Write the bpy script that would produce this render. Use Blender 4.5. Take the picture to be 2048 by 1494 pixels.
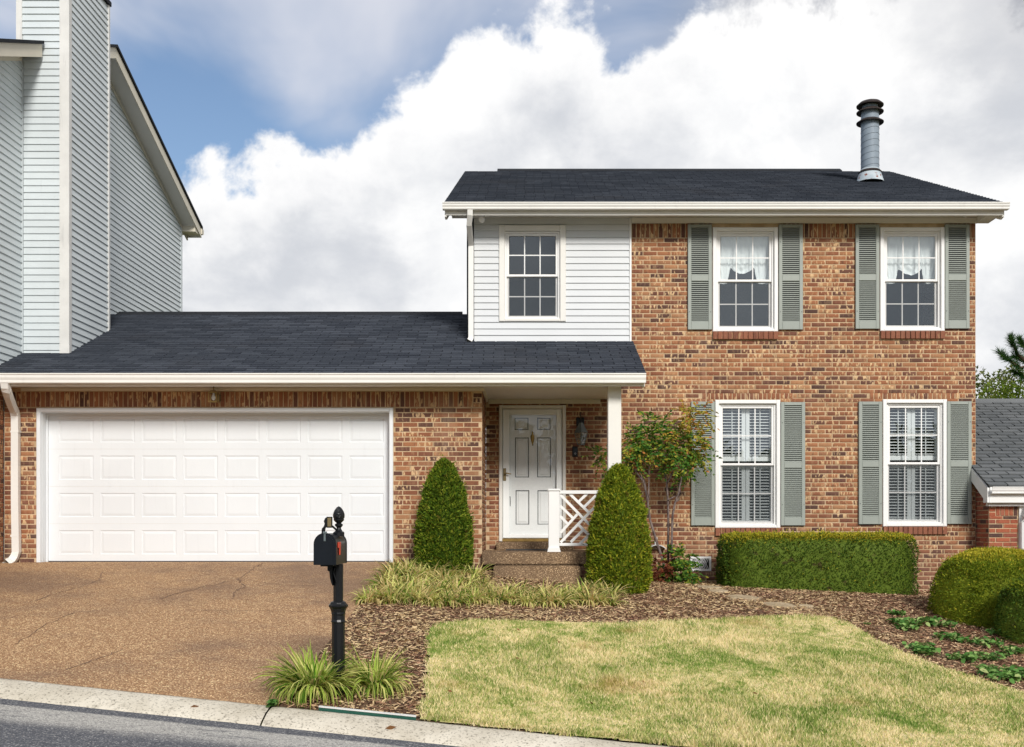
import bpy, bmesh, math, random
import numpy as np
from mathutils import Vector, Matrix
random.seed(7); RNG = np.random.default_rng(7)
R = math.radians
for o in list(bpy.data.objects): bpy.data.objects.remove(o)
scene = bpy.context.scene
C = scene.collection

# ------------------------------------------------------------------ camera, sky, sun, exposure
F, CX, CY, EYE, D0 = 2166.0, 1060.0, 1052.0, 1.6, 16.5      # focal px, principal point, eye height, metres to the front wall
cam_d = bpy.data.cameras.new('camera'); cam = bpy.data.objects.new('camera', cam_d); C.objects.link(cam)
cam.location = (0, -D0, EYE); cam.rotation_euler = (R(90), 0, 0)
cam_d.sensor_width = 36; cam_d.lens = 36*F/2048
cam_d.shift_x = (1024-CX)/2048; cam_d.shift_y = (CY-747)/2048
cam_d.clip_start = .1; cam_d.clip_end = 2000
scene.camera = cam
SUN_EL, SUN_AZ = 31, 163            # azimuth clockwise from +Y: behind the camera, to its right
sun_d = bpy.data.lights.new('sun', 'SUN'); sun = bpy.data.objects.new('sun', sun_d); C.objects.link(sun)
sun_d.energy = 2.2; sun_d.angle = R(14); sun_d.color = (1, .965, .91)
sv = Vector((math.sin(R(SUN_AZ))*math.cos(R(SUN_EL)), math.cos(R(SUN_AZ))*math.cos(R(SUN_EL)), math.sin(R(SUN_EL))))
sun.rotation_euler = sv.to_track_quat('Z', 'Y').to_euler()
scene.view_settings.view_transform = 'Standard'; scene.view_settings.look = 'None'
scene.view_settings.exposure = .62; scene.view_settings.gamma = 1; scene.view_settings.use_curve_mapping = False
scene.cycles.max_bounces = 7; scene.cycles.diffuse_bounces = 4; scene.cycles.glossy_bounces = 3
scene.cycles.transparent_max_bounces = 10; scene.cycles.transmission_bounces = 3
scene.cycles.caustics_reflective = False; scene.cycles.caustics_refractive = False

class NT:
    """small node-tree writer"""
    def __init__(s, nt): s.nt = nt
    def n(s, t, ins=None, **kw):
        nd = s.nt.nodes.new(t)
        for k, v in kw.items(): setattr(nd, k, v)
        for k, v in (ins or {}).items(): s.set(nd.inputs[k], v)
        return nd
    def set(s, sock, v):
        if hasattr(v, 'is_output'): s.nt.links.new(v, sock)
        elif hasattr(v, 'outputs'): s.nt.links.new(v.outputs[0], sock)
        else:
            if isinstance(v, (tuple, list)) and len(v) == 3 and sock.type == 'RGBA': v = (*v, 1)
            sock.default_value = v
    def math(s, op, a, b=0.0, c=0.0):
        nd = s.n('ShaderNodeMath', operation=op)
        s.set(nd.inputs[0], a); s.set(nd.inputs[1], b)
        if op in ('MULTIPLY_ADD', 'WRAP', 'COMPARE'): s.set(nd.inputs[2], c)
        return nd.outputs[0]
    def rng(s, v, a, b, c=0.0, d=1.0, smooth=True):
        nd = s.n('ShaderNodeMapRange', interpolation_type='SMOOTHSTEP' if smooth else 'LINEAR')
        for i, x in enumerate((v, a, b, c, d)): s.set(nd.inputs[i], x)
        return nd.outputs[0]
    def mix(s, f, a, b, mode='MIX'):
        nd = s.n('ShaderNodeMix', data_type='RGBA', blend_type=mode)
        s.set(nd.inputs['Factor'], f); s.set(nd.inputs[6], a); s.set(nd.inputs[7], b)
        return nd.outputs[2]
    def noise(s, vec, scale, detail=3, rough=.55, dist=0.0):
        return s.n('ShaderNodeTexNoise', {'Vector': vec, 'Scale': scale, 'Detail': detail, 'Roughness': rough, 'Distortion': dist}).outputs[0]
    def vmul(s, vec, k):
        nd = s.n('ShaderNodeVectorMath', operation='MULTIPLY'); s.set(nd.inputs[0], vec); s.set(nd.inputs[1], k); return nd.outputs[0]
    def vadd(s, vec, k):
        nd = s.n('ShaderNodeVectorMath', operation='ADD'); s.set(nd.inputs[0], vec); s.set(nd.inputs[1], k); return nd.outputs[0]
    def dot(s, vec, k):
        nd = s.n('ShaderNodeVectorMath', operation='DOT_PRODUCT'); s.set(nd.inputs[0], vec); s.set(nd.inputs[1], k); return nd.outputs['Value']
    def comb(s, x, y, z):
        return s.n('ShaderNodeCombineXYZ', {0: x, 1: y, 2: z}).outputs[0]
    def ramp(s, f, stops, interp='LINEAR'):
        nd = s.n('ShaderNodeValToRGB'); s.set(nd.inputs[0], f); cr = nd.color_ramp; cr.interpolation = interp
        while len(cr.elements) < len(stops): cr.elements.new(.5)
        for e, (p, c) in zip(cr.elements, stops): e.position = p; e.color = (*c, 1)
        return nd.outputs[0]

def build_world():
    w = bpy.data.worlds.new('World'); scene.world = w; w.use_nodes = True
    w.node_tree.nodes.clear(); k = NT(w.node_tree)
    sky = k.n('ShaderNodeTexSky', sky_type='NISHITA', sun_disc=False, sun_elevation=R(SUN_EL), sun_rotation=R(SUN_AZ), air_density=1.2, dust_density=.6, ozone_density=2.0)
    d = k.n('ShaderNodeTexCoord').outputs['Generated']
    sp = k.n('ShaderNodeSeparateXYZ', {0: d}); x, y, z = sp.outputs
    hor = k.math('SQRT', k.math('ADD', k.math('MULTIPLY', x, x), k.math('MULTIPLY', y, y)))
    el = k.math('DIVIDE', z, k.math('MAXIMUM', hor, .05))          # tangent of the elevation
    # cumulus bank: its top rises to the right; noise makes the billows
    warp = k.vadd(d, k.vmul(k.n('ShaderNodeTexNoise', {'Vector': d, 'Scale': 6.0, 'Detail': 3}).outputs['Color'], (.05, .05, .05)))
    n1 = k.noise(warp, 7.0, 8, .58); n2 = k.noise(k.vadd(warp, (3.1, 1.7, 5.2)), 17.0, 5, .6); n0 = k.noise(k.vadd(d, (1.3, 4.4, 2.2)), 2.3, 3, .5)
    az = k.math('DIVIDE', x, k.math('MAXIMUM', hor, .05))
    edge = k.math('SUBTRACT', k.math('ADD', k.math('MULTIPLY_ADD', az, .27, .452), k.math('MULTIPLY', k.math('MULTIPLY', az, az), -.45)), el)
    dens = k.math('ADD', edge, k.math('MULTIPLY', k.math('SUBTRACT', n1, .5), .30))
    dens = k.math('ADD', dens, k.math('MULTIPLY', k.math('SUBTRACT', n2, .5), .12))
    cum = k.rng(dens, -.004, .03)
    veil = k.math('MULTIPLY', k.rng(k.math('MULTIPLY_ADD', k.math('SUBTRACT', el, .40), 1.1, k.noise(k.vmul(k.vadd(d, (0.2, 0, .35)), (1.7, 1.7, 4.0)), 1.7, 5, .5, .5)), .31, .70), .9)
    # broken grey-white deck higher up and to the right of the bank
    hi = k.rng(k.math('ADD', k.math('MULTIPLY_ADD', k.math('DIVIDE', x, k.math('MAXIMUM', hor, .05)), 1.1, -.13), k.math('MULTIPLY', k.math('SUBTRACT', n0, .5), .7)), -.02, .14)
    shade = k.rng(k.noise(k.vmul(k.vadd(warp, (.4, .1, .9)), (1, 1, 1.6)), 4.6, 7, .58), .36, .62)
    white = k.mix(shade, (.43, .445, .475), (.67, .67, .67))
    white = k.mix(k.math('MULTIPLY', k.rng(n2, .40, .60, 1, 0), .22), white, (.46, .475, .505))
    rim = k.rng(dens, .02, .12, 1, 0)
    white = k.mix(k.math('MULTIPLY', rim, .8), white, (.70, .695, .69))
    grey = k.mix(k.rng(n1, .35, .65), (.27, .28, .31), (.48, .49, .515))
    blue = k.n('ShaderNodeVectorMath', operation='MULTIPLY'); k.set(blue.inputs[0], sky.outputs[0]); k.set(blue.inputs[1], (.072, .072, .076))
    c = k.mix(veil, blue.outputs[0], (.50, .51, .555))
    c = k.mix(hi, c, grey)
    c = k.mix(cum, c, white)
    dull = k.math('MULTIPLY', k.rng(k.math('MULTIPLY_ADD', k.math('SUBTRACT', n1, .5), .5, az), .24, .44), k.rng(k.math('MULTIPLY_ADD', k.math('SUBTRACT', n0, .5), .5, el), .20, .46))
    c = k.mix(k.math('MULTIPLY', dull, .85), c, grey)
    below = k.rng(el, -.06, .0)
    c = k.mix(below, (.16, .15, .12), c)
    bg = k.n('ShaderNodeBackground', {0: c, 1: 1.0})
    k.nt.links.new(bg.outputs[0], k.n('ShaderNodeOutputWorld').inputs[0])
build_world()

# ------------------------------------------------------------------ materials
MATS = {}
def mat(name, rough=.8, spec=.3, metal=0.0):
    m = bpy.data.materials.new(name); m.use_nodes = True; MATS[name] = m
    k = NT(m.node_tree); b = m.node_tree.nodes['Principled BSDF']
    b.inputs['Roughness'].default_value = rough; b.inputs['Metallic'].default_value = metal
    b.inputs['Specular IOR Level'].default_value = spec
    k.b = b; k.pos = k.n('ShaderNodeNewGeometry').outputs['Position']
    return k
def bump(k, h, dist=.005, strength=1.0):
    bp = k.n('ShaderNodeBump', {'Height': h, 'Distance': dist, 'Strength': strength}); k.nt.links.new(bp.outputs[0], k.b.inputs['Normal'])
def rnd(k, seed=7.13):
    g = k.n('ShaderNodeNewGeometry').outputs['Random Per Island']; o = k.n('ShaderNodeObjectInfo').outputs['Random']
    return k.math('FRACT', k.math('MULTIPLY_ADD', o, seed, g))
def paint(name, col, rough=.55, var=.06, scale=3.0, spec=.35, dirt=None):
    k = mat(name, rough, spec)
    n = k.noise(k.pos, scale, 5, .6)
    a = tuple(c*(1-var) for c in col); b = tuple(min(c*(1+var), .93) for c in col)
    c = k.mix(k.math('MULTIPLY_ADD', k.n('ShaderNodeObjectInfo').outputs['Random'], .35, k.math('MULTIPLY', k.rng(n, .3, .7), .65)), a, b)
    if dirt:
        s = k.rng(k.noise(k.vmul(k.pos, (5, 5, .7)), 3.0, 5, .6), .55, .8)
        c = k.mix(k.math('MULTIPLY', s, dirt), c, tuple(x*.55 for x in col))
    k.set(k.b.inputs[0], c)
    bump(k, k.noise(k.pos, 60, 2), .0006)
    return k
def plain(name, col, rough=.6, metal=0.0, spec=.4):
    return paint(name, col, rough, .05, 12.0, spec) if not metal else metalmat(name, col, rough)
def metalmat(name, col, rough=.4):
    k = mat(name, rough, .5, .85)
    k.set(k.b.inputs[0], k.mix(k.rng(k.noise(k.pos, 9, 4), .35, .7), tuple(c*.75 for c in col), col)); return k

def brick_mat(name, stops, cream, flash=.5, smudge=.4):
    k = mat(name, .9, .2); r = rnd(k)
    base = k.ramp(r, stops)
    off = k.vadd(k.vmul(k.pos, (1, 1, .3)), k.comb(k.math('MULTIPLY', r, 37), k.math('MULTIPLY', r, 11), k.math('MULTIPLY', r, 23)))
    f = k.rng(k.noise(off, 30, 2, .45, .15), .54, .62)
    amt = k.rng(k.math('FRACT', k.math('MULTIPLY', r, 17.3)), 1-flash-.15, 1-flash+.15)
    c = k.mix(k.math('MULTIPLY', f, k.math('MULTIPLY_ADD', amt, .85, .1)), base, cream)
    s = k.rng(k.noise(k.vadd(off, (9, 4, 2)), 13, 3, .55, .3), .60, .68)
    c = k.mix(k.math('MULTIPLY', s, smudge), c, (.075, .045, .035))
    c = k.mix(k.rng(k.noise(k.pos, 95, 3), .3, .75), k.mix(.28, c, (.05, .025, .015)), c)
    c = k.mix(k.math('MULTIPLY', k.rng(k.noise(k.pos, .8, 5, .6), .42, .72), .30), c, (.13, .07, .05))
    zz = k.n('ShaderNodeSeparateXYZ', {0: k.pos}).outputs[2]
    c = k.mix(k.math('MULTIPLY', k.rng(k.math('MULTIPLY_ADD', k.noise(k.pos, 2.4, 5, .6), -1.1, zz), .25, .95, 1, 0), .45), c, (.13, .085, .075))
    c = k.mix(k.math('MULTIPLY', k.rng(k.noise(k.vmul(k.pos, (3.2, 3.2, .35)), 1.0, 5, .6), .56, .74), .22), c, (.62, .47, .33))
    k.set(k.b.inputs[0], c); bump(k, k.noise(k.pos, 70, 4, .6), .004)
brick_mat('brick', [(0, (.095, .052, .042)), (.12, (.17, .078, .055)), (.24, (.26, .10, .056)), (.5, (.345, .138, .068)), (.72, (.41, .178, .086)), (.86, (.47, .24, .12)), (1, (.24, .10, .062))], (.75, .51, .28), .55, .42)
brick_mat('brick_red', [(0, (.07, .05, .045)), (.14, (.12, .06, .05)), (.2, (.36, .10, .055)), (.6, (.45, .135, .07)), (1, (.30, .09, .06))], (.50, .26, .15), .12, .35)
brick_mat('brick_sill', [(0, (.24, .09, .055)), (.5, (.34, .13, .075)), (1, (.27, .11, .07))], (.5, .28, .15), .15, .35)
def mortar():
    k = mat('mortar', .95, .1)
    k.set(k.b.inputs[0], k.mix(k.rng(k.noise(k.pos, 5, 5), .35, .7), (.46, .33, .20), (.64, .48, .31))); bump(k, k.noise(k.pos, 120, 3), .003)
mortar()
paint('siding_white', (.62, .635, .645), .5, .03, 1.6, dirt=.10)
paint('siding_blue', (.585, .63, .645), .5, .07, 1.1, dirt=.2)
paint('trim', (.76, .74, .69), .5, .04, 2.0, dirt=.10)
paint('trim_bright', (.82, .81, .79), .45, .03, 2.0)
paint('trim_old', (.68, .67, .645), .6, .08, 4.0, dirt=.5)
paint('trim_cream', (.66, .61, .50), .5, .05, 2.0, dirt=.2)
paint('soffit', (.72, .70, .65), .6, .05, 1.5)
paint('garage_white', (.745, .77, .79), .42, .035, .7, dirt=.08)
paint('gutter', (.80, .785, .745), .35, .04, 1.3, dirt=.18)
paint('shutter', (.305, .332, .298), .5, .06, 2.5, dirt=.12)
paint('door_white', (.86, .88, .87), .35, .02, 2.0)
paint('black_paint', (.006, .0065, .008), .35, .2, 8, .35)
paint('mailbox_blue_black', (.005, .0075, .012), .3, .25, 6, .4)
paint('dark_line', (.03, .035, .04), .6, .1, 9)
paint('flag_red', (.62, .06, .03), .4, .1, 20)
paint('green_plastic', (.02, .085, .06), .4, .2, 8)
paint('vent_white', (.78, .77, .75), .5, .05, 6)
paint('bulb_white', (.80, .79, .76), .25, .02, 6)
paint('lantern_grey', (.11, .135, .14), .45, .3, 14, .5)
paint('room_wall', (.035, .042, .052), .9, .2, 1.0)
paint('room_wall_light', (.22, .235, .25), .9, .2, 1.0)
paint('blind_white', (.80, .81, .79), .5, .02, 3)
paint('curtain', (.86, .88, .86), .9, .03, 5, .1)
metalmat('brass', (.42, .27, .09), .38); metalmat('dull_brass', (.30, .23, .12), .5)
paint('flue_grey', (.23, .275, .32), .55, .14, 3, dirt=.3)
paint('flue_dark', (.035, .025, .022), .7, .5, 12)
def rusty():
    k = mat('flue_base', .6, .3)
    c = k.mix(k.rng(k.noise(k.pos, 5, 4), .3, .7), (.36, .42, .46), (.50, .55, .58))
    z = k.n('ShaderNodeSeparateXYZ', {0: k.pos}).outputs[2]
    r = k.math('MULTIPLY', k.rng(k.noise(k.pos, 14, 3), .55, .62), k.rng(z, 7.80, 7.86, 1, 0))
    k.set(k.b.inputs[0], k.mix(r, c, (.20, .045, .015)))
rusty()
def shingle_mat(name, a, b, patch, warm):
    k = mat(name, .92, .18); r = rnd(k)
    c = k.mix(r, a, b)
    c = k.mix(k.math('MULTIPLY', k.rng(k.noise(k.pos, .55, 4), .42, .7), .55), c, patch)
    c = k.mix(k.math('MULTIPLY', k.rng(k.noise(k.vadd(k.pos, (5, 2, 8)), .8, 4), .5, .75), .25), c, warm)
    c = k.mix(k.rng(k.noise(k.pos, 160, 2), .35, .7), k.mix(.45, c, (.006, .007, .009)), c)
    k.set(k.b.inputs[0], c); bump(k, k.noise(k.pos, 220, 2), .002)
shingle_mat('shingle', (.042, .050, .067), (.086, .098, .122), (.046, .054, .070), (.07, .065, .065))
shingle_mat('shingle_grey', (.15, .16, .165), (.23, .24, .245), (.12, .13, .14), (.22, .21, .20))
paint('roof_edge', (.012, .014, .018), .9, .3, 5)
def aggregate(name, c1, c2, c3, dark, scale=95):
    k = mat(name, .85, .25)
    v = k.n('ShaderNodeTexVoronoi', {'Vector': k.pos, 'Scale': scale}); cell = v.outputs['Color']
    cr = k.n('ShaderNodeSeparateColor', {0: cell}).outputs[0]
    c = k.ramp(cr, [(0, c1), (.4, c2), (.75, c3), (.93, tuple(min(1, x*1.7) for x in c3)), (1, tuple(min(1, x*2) for x in c3))])
    d = v.outputs['Distance']
    c = k.mix(k.rng(d, .35, .75), c, tuple(x*.55 for x in c2))
    st = k.math('MULTIPLY', k.rng(k.noise(k.vadd(k.pos, (2.0, 5.5, 0)), .38, 5, .62), .43, .64), .66)
    c = k.mix(st, c, dark)
    c = k.mix(k.math('MULTIPLY', k.rng(k.noise(k.pos, 2.6, 5, .65), .45, .75), .35), c, dark)
    k.set(k.b.inputs[0], c); bump(k, k.math('SUBTRACT', 1.0, d), .006)
aggregate('aggregate', (.25, .13, .062), (.46, .26, .128), (.62, .405, .225), (.17, .105, .072), 84)
aggregate('aggregate_step', (.18, .11, .06), (.34, .22, .12), (.46, .32, .19), (.13, .085, .055), 75)
def asphalt():
    k = mat('asphalt', .9, .25)
    v = k.n('ShaderNodeTexVoronoi', {'Vector': k.pos, 'Scale': 110.0})
    cr = k.n('ShaderNodeSeparateColor', {0: v.outputs['Color']}).outputs[0]
    dk = k.ramp(cr, [(0, (.055, .058, .068)), (.6, (.12, .124, .138)), (.9, (.18, .18, .187)), (1, (.45, .44, .42))])
    lt = k.ramp(cr, [(0, (.22, .21, .20)), (.5, (.44, .42, .385)), (.9, (.55, .53, .48)), (1, (.7, .67, .6))])
    sp = k.n('ShaderNodeSeparateXYZ', {0: k.pos}); x, y = sp.outputs[0], sp.outputs[1]
    # metres from the kerb: a worn pale strip where the road was resurfaced
    dist = k.math('SUBTRACT', k.math('MULTIPLY_ADD', x, -.15, 7.47-D0), y)
    dist = k.math('MULTIPLY_ADD', k.math('SUBTRACT', k.noise(k.vmul(k.pos, (.5, 1, 1)), 2.2, 5, .6), .5), .14, dist)
    band = k.math('MULTIPLY', k.rng(dist, .17, .22), k.rng(dist, .50, .85, 1, 0))
    band = k.math('MULTIPLY', band, k.rng(k.noise(k.vmul(k.pos, (.35, 1.6, 1)), 3.3, 6, .7), .26, .50))
    c = k.mix(k.math('MULTIPLY', band, .95), dk, lt)
    k.set(k.b.inputs[0], c); bump(k, k.math('SUBTRACT', 1.0, v.outputs['Distance']), .005)
asphalt()
def concrete(name='concrete', a=(.54, .485, .385), b=(.74, .68, .565)):
    k = mat(name, .92, .2)
    c = k.mix(k.rng(k.noise(k.pos, 2.2, 6, .65), .3, .72), a, b)
    c = k.mix(k.math('MULTIPLY', k.rng(k.noise(k.pos, 48, 3, .7), .53, .66), .8), c, (.17, .145, .11))
    c = k.mix(k.math('MULTIPLY', k.rng(k.noise(k.pos, 6, 6, .7), .56, .7), .45), c, (.20, .175, .13))
    k.set(k.b.inputs[0], c); bump(k, k.noise(k.pos, 90, 4, .7), .006)
concrete(); concrete('flagstone', (.34, .26, .16), (.52, .41, .27))
def soil():
    k = mat('soil', .95, .1)
    k.set(k.b.inputs[0], k.mix(k.rng(k.noise(k.pos, 30, 5, .7), .3, .7), (.10, .058, .038), (.24, .15, .095))); bump(k, k.noise(k.pos, 45, 5, .7), .02)
soil()
def ground_m():
    k = mat('ground_grass', .95, .1)
    k.set(k.b.inputs[0], k.mix(k.rng(k.noise(k.pos, .8, 6, .7), .3, .7), (.10, .12, .035), (.26, .22, .09)))
ground_m()
def lawn_m(name, blade):
    k = mat(name, .85, .08)
    p = k.noise(k.vmul(k.pos, (1.0, .8, .3)), 1.55, 5, .68, .3)
    q = k.noise(k.pos, 6.5, 4, .6)
    t = k.math('MULTIPLY_ADD', q, .45, k.math('MULTIPLY', p, 1.0))
    if blade:
        t = k.math('MULTIPLY_ADD', rnd(k), .55, t); lo, hi = .775, 1.28
    else: lo, hi = .52, .91
    c = k.ramp(k.rng(t, lo, hi, 0, 1, False), [(0, (.13, .22, .035)), (.25, (.27, .34, .075)), (.45, (.50, .48, .17)), (.66, (.74, .62, .32)), (1, (.84, .70, .41))])
    c = k.mix(k.math('MULTIPLY', k.rng(k.noise(k.vadd(k.pos, (3, 8, 1)), .9, 4), .58, .74), .45), c, (.46, .24, .09))
    k.set(k.b.inputs[0], c)
    if not blade: bump(k, k.noise(k.pos, 55, 4, .7), .02)
lawn_m('lawn_soil', False); lawn_m('grass_blade', True)
def chips():
    k = mat('mulch', .9, .15); r = rnd(k)
    c = k.ramp(r, [(0, (.085, .038, .026)), (.3, (.25, .12, .075)), (.55, (.42, .24, .145)), (.78, (.55, .37, .21)), (1, (.75, .57, .34))])
    sp = k.n('ShaderNodeSeparateXYZ', {0: k.pos})
    straw = k.math('MULTIPLY', k.rng(k.noise(k.pos, 1.1, 4, .6), .36, .54), k.rng(sp.outputs[0], 3.5, 5.0, 1, 0))
    straw = k.math('MULTIPLY', straw, k.rng(k.math('FRACT', k.math('MULTIPLY', r, 5.7)), .35, .5))
    k.set(k.b.inputs[0], k.mix(straw, c, (.62, .46, .25)))
chips()
def leafmat(name, stops, patch=None, pscale=2.0, pr=(.5, .65), transl=.25):
    k = mat(name, .65, .15); r = rnd(k)
    c = k.ramp(r, stops)
    if patch: c = k.mix(k.math('MULTIPLY', k.rng(k.noise(k.pos, pscale, 3), *pr), .8), c, patch)
    k.set(k.b.inputs[0], c)
    tr = k.n('ShaderNodeBsdfTranslucent', {0: c}); mx = k.n('ShaderNodeMixShader', {0: transl})
    k.nt.links.new(k.b.outputs[0], mx.inputs[1]); k.nt.links.new(tr.outputs[0], mx.inputs[2])
    k.nt.links.new(mx.outputs[0], k.nt.nodes['Material Output'].inputs[0])
leafmat('cone_leaf', [(0, (.045, .09, .008)), (.5, (.10, .17, .012)), (.85, (.20, .26, .02)), (1, (.34, .35, .04))], (.17, .10, .025), 9, (.60, .72))
leafmat('cone_leaf_yellow', [(0, (.07, .12, .008)), (.5, (.16, .22, .015)), (.85, (.31, .34, .02)), (1, (.48, .43, .04))], (.22, .13, .03), 9, (.58, .70))
leafmat('hedge_leaf', [(0, (.034, .076, .010)), (.6, (.075, .138, .015)), (1, (.165, .225, .025))], (.085, .055, .025), 7, (.6, .72))
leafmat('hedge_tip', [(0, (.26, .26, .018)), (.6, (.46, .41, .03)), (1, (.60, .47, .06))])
leafmat('mound_leaf', [(0, (.08, .13, .010)), (.6, (.19, .25, .016)), (1, (.36, .37, .03))], (.26, .17, .03), 4, (.62, .75))
leafmat('nandina_green', [(0, (.04, .13, .025)), (.5, (.09, .21, .028)), (.8, (.20, .30, .035)), (1, (.40, .36, .045))])
leafmat('nandina_orange', [(0, (.20, .25, .03)), (.45, (.40, .36, .05)), (.8, (.50, .28, .05)), (1, (.48, .13, .05))])
leafmat('nandina_red', [(0, (.10, .035, .02)), (.5, (.22, .05, .025)), (1, (.16, .10, .03))])
leafmat('ivy_leaf', [(0, (.055, .15, .03)), (.5, (.13, .29, .06)), (.85, (.27, .42, .12)), (1, (.45, .50, .20))])
leafmat('tree_leaf', [(0, (.06, .09, .02)), (.5, (.13, .16, .035)), (1, (.24, .25, .07))])
leafmat('tree_leaf_bright', [(0, (.07, .13, .012)), (.5, (.14, .22, .02)), (1, (.25, .31, .04))])
leafmat('pine_needle', [(0, (.012, .055, .015)), (.6, (.03, .10, .02)), (1, (.09, .16, .03))])
leafmat('dry_leaf', [(0, (.16, .07, .03)), (1, (.30, .15, .06))])
leafmat('woods_leaf', [(0, (.02, .045, .01)), (.6, (.045, .085, .015)), (1, (.09, .13, .03))])
def bark(name, a, b):
    k = mat(name, .9, .15); k.set(k.b.inputs[0], k.mix(k.rng(k.noise(k.vmul(k.pos, (1, 1, .25)), 40, 4), .35, .65), a, b)); bump(k, k.noise(k.vmul(k.pos, (1, 1, .3)), 60, 4), .006)
bark('cane', (.085, .06, .055), (.23, .18, .16)); bark('bark', (.07, .05, .035), (.17, .12, .085))
def liriope():
    k = mat('liriope', .7, .1)
    col = k.n('ShaderNodeVertexColor', layer_name='tone').outputs[0]
    k.set(k.b.inputs[0], col)
    tr = k.n('ShaderNodeBsdfTranslucent', {0: col}); mx = k.n('ShaderNodeMixShader', {0: .4})
    k.nt.links.new(k.b.outputs[0], mx.inputs[1]); k.nt.links.new(tr.outputs[0], mx.inputs[2])
    k.nt.links.new(mx.outputs[0], k.nt.nodes['Material Output'].inputs[0])
liriope()
def glass(name, refl_lo, refl_hi, tint=(1, 1, 1), rough=0.0):
    m = bpy.data.materials.new(name); m.use_nodes = True; MATS[name] = m; m.node_tree.nodes.clear(); k = NT(m.node_tree)
    fr = k.n('ShaderNodeLayerWeight', {0: .35}).outputs['Facing']
    wob = k.n('ShaderNodeBump', {'Height': k.noise(k.n('ShaderNodeNewGeometry').outputs['Position'], 1.7, 2), 'Distance': .02, 'Strength': .05})
    g = k.n('ShaderNodeBsdfGlossy', {0: (.82, .91, 1), 'Roughness': rough}); k.nt.links.new(wob.outputs[0], g.inputs['Normal'])
    t = k.n('ShaderNodeBsdfTransparent', {0: tint})
    mx = k.n('ShaderNodeMixShader', {0: k.rng(fr, 0, 1, refl_lo, refl_hi)})
    k.nt.links.new(t.outputs[0], mx.inputs[1]); k.nt.links.new(g.outputs[0], mx.inputs[2])
    k.nt.links.new(mx.outputs[0], k.n('ShaderNodeOutputMaterial').inputs[0])
glass('pane', .16, .7, (.93, .96, .97)); glass('pane_blue', .11, .7, (.7, .8, .9)); glass('storm_pane', .07, .5); glass('lantern_pane', .12, .6, (.8, .85, .8))
def screen():
    m = bpy.data.materials.new('insect_screen'); m.use_nodes = True; MATS['insect_screen'] = m; m.node_tree.nodes.clear(); k = NT(m.node_tree)
    d = k.n('ShaderNodeBsdfDiffuse', {0: (.10, .115, .13)}); t = k.n('ShaderNodeBsdfTransparent')
    mx = k.n('ShaderNodeMixShader', {0: .26}); k.nt.links.new(t.outputs[0], mx.inputs[1]); k.nt.links.new(d.outputs[0], mx.inputs[2])
    k.nt.links.new(mx.outputs[0], k.n('ShaderNodeOutputMaterial').inputs[0])
screen()
def lamp_m():
    m = bpy.data.materials.new('lit_bulb'); m.use_nodes = True; MATS['lit_bulb'] = m; b = m.node_tree.nodes['Principled BSDF']
    b.inputs[0].default_value = (1, .6, .3, 1); b.inputs['Emission Color'].default_value = (1, .55, .22, 1); b.inputs['Emission Strength'].default_value = 6
lamp_m()
paint('doormat', (.05, .05, .052), .95, .2, 40)
paint('vent_shade', (.02, .02, .02), .9)

# ------------------------------------------------------------------ mesh helpers
def P(px, py, D): return ((px-CX)*D/F, D-D0, EYE+(CY-py)*D/F)     # a photo pixel at a measured depth
def XX(px, D=D0): return (px-CX)*D/F
def ZZ(py, D=D0): return EYE+(CY-py)*D/F
def link(name, me, m=None, parent=None, kind=None, loc=None):
    o = bpy.data.objects.new(name, me); C.objects.link(o)
    if m and me and not me.materials: me.materials.append(MATS[m])
    if parent: o.parent = parent
    if kind: o['kind'] = kind
    if loc: o.location = loc
    return o
def tag(o, label, cat, group=None):
    o['label'] = label; o['category'] = cat
    if group: o['group'] = group
    return o
def thing(name, label, cat, loc=(0, 0, 0), group=None, rz=0):
    o = bpy.data.objects.new(name, None); C.objects.link(o); o.location = loc; o.rotation_euler[2] = rz
    o.empty_display_size = .1
    return tag(o, label, cat, group)
def np_mesh(name, V, Fc, smooth=False, col=None):
    """V (n,3), Fc (m,k) with a fixed k"""
    me = bpy.data.meshes.new(name); V = np.asarray(V, np.float32); Fc = np.asarray(Fc, np.int32); m, kk = Fc.shape
    me.vertices.add(len(V)); me.vertices.foreach_set('co', V.ravel())
    me.loops.add(m*kk); me.loops.foreach_set('vertex_index', Fc.ravel())
    me.polygons.add(m); me.polygons.foreach_set('loop_start', np.arange(0, m*kk, kk, dtype=np.int32))
    if smooth: me.polygons.foreach_set('use_smooth', np.ones(m, bool))
    if col is not None:
        ca = me.color_attributes.new('tone', 'FLOAT_COLOR', 'POINT'); ca.data.foreach_set('color', np.asarray(col, np.float32).ravel())
    me.update(calc_edges=True); return me
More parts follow.
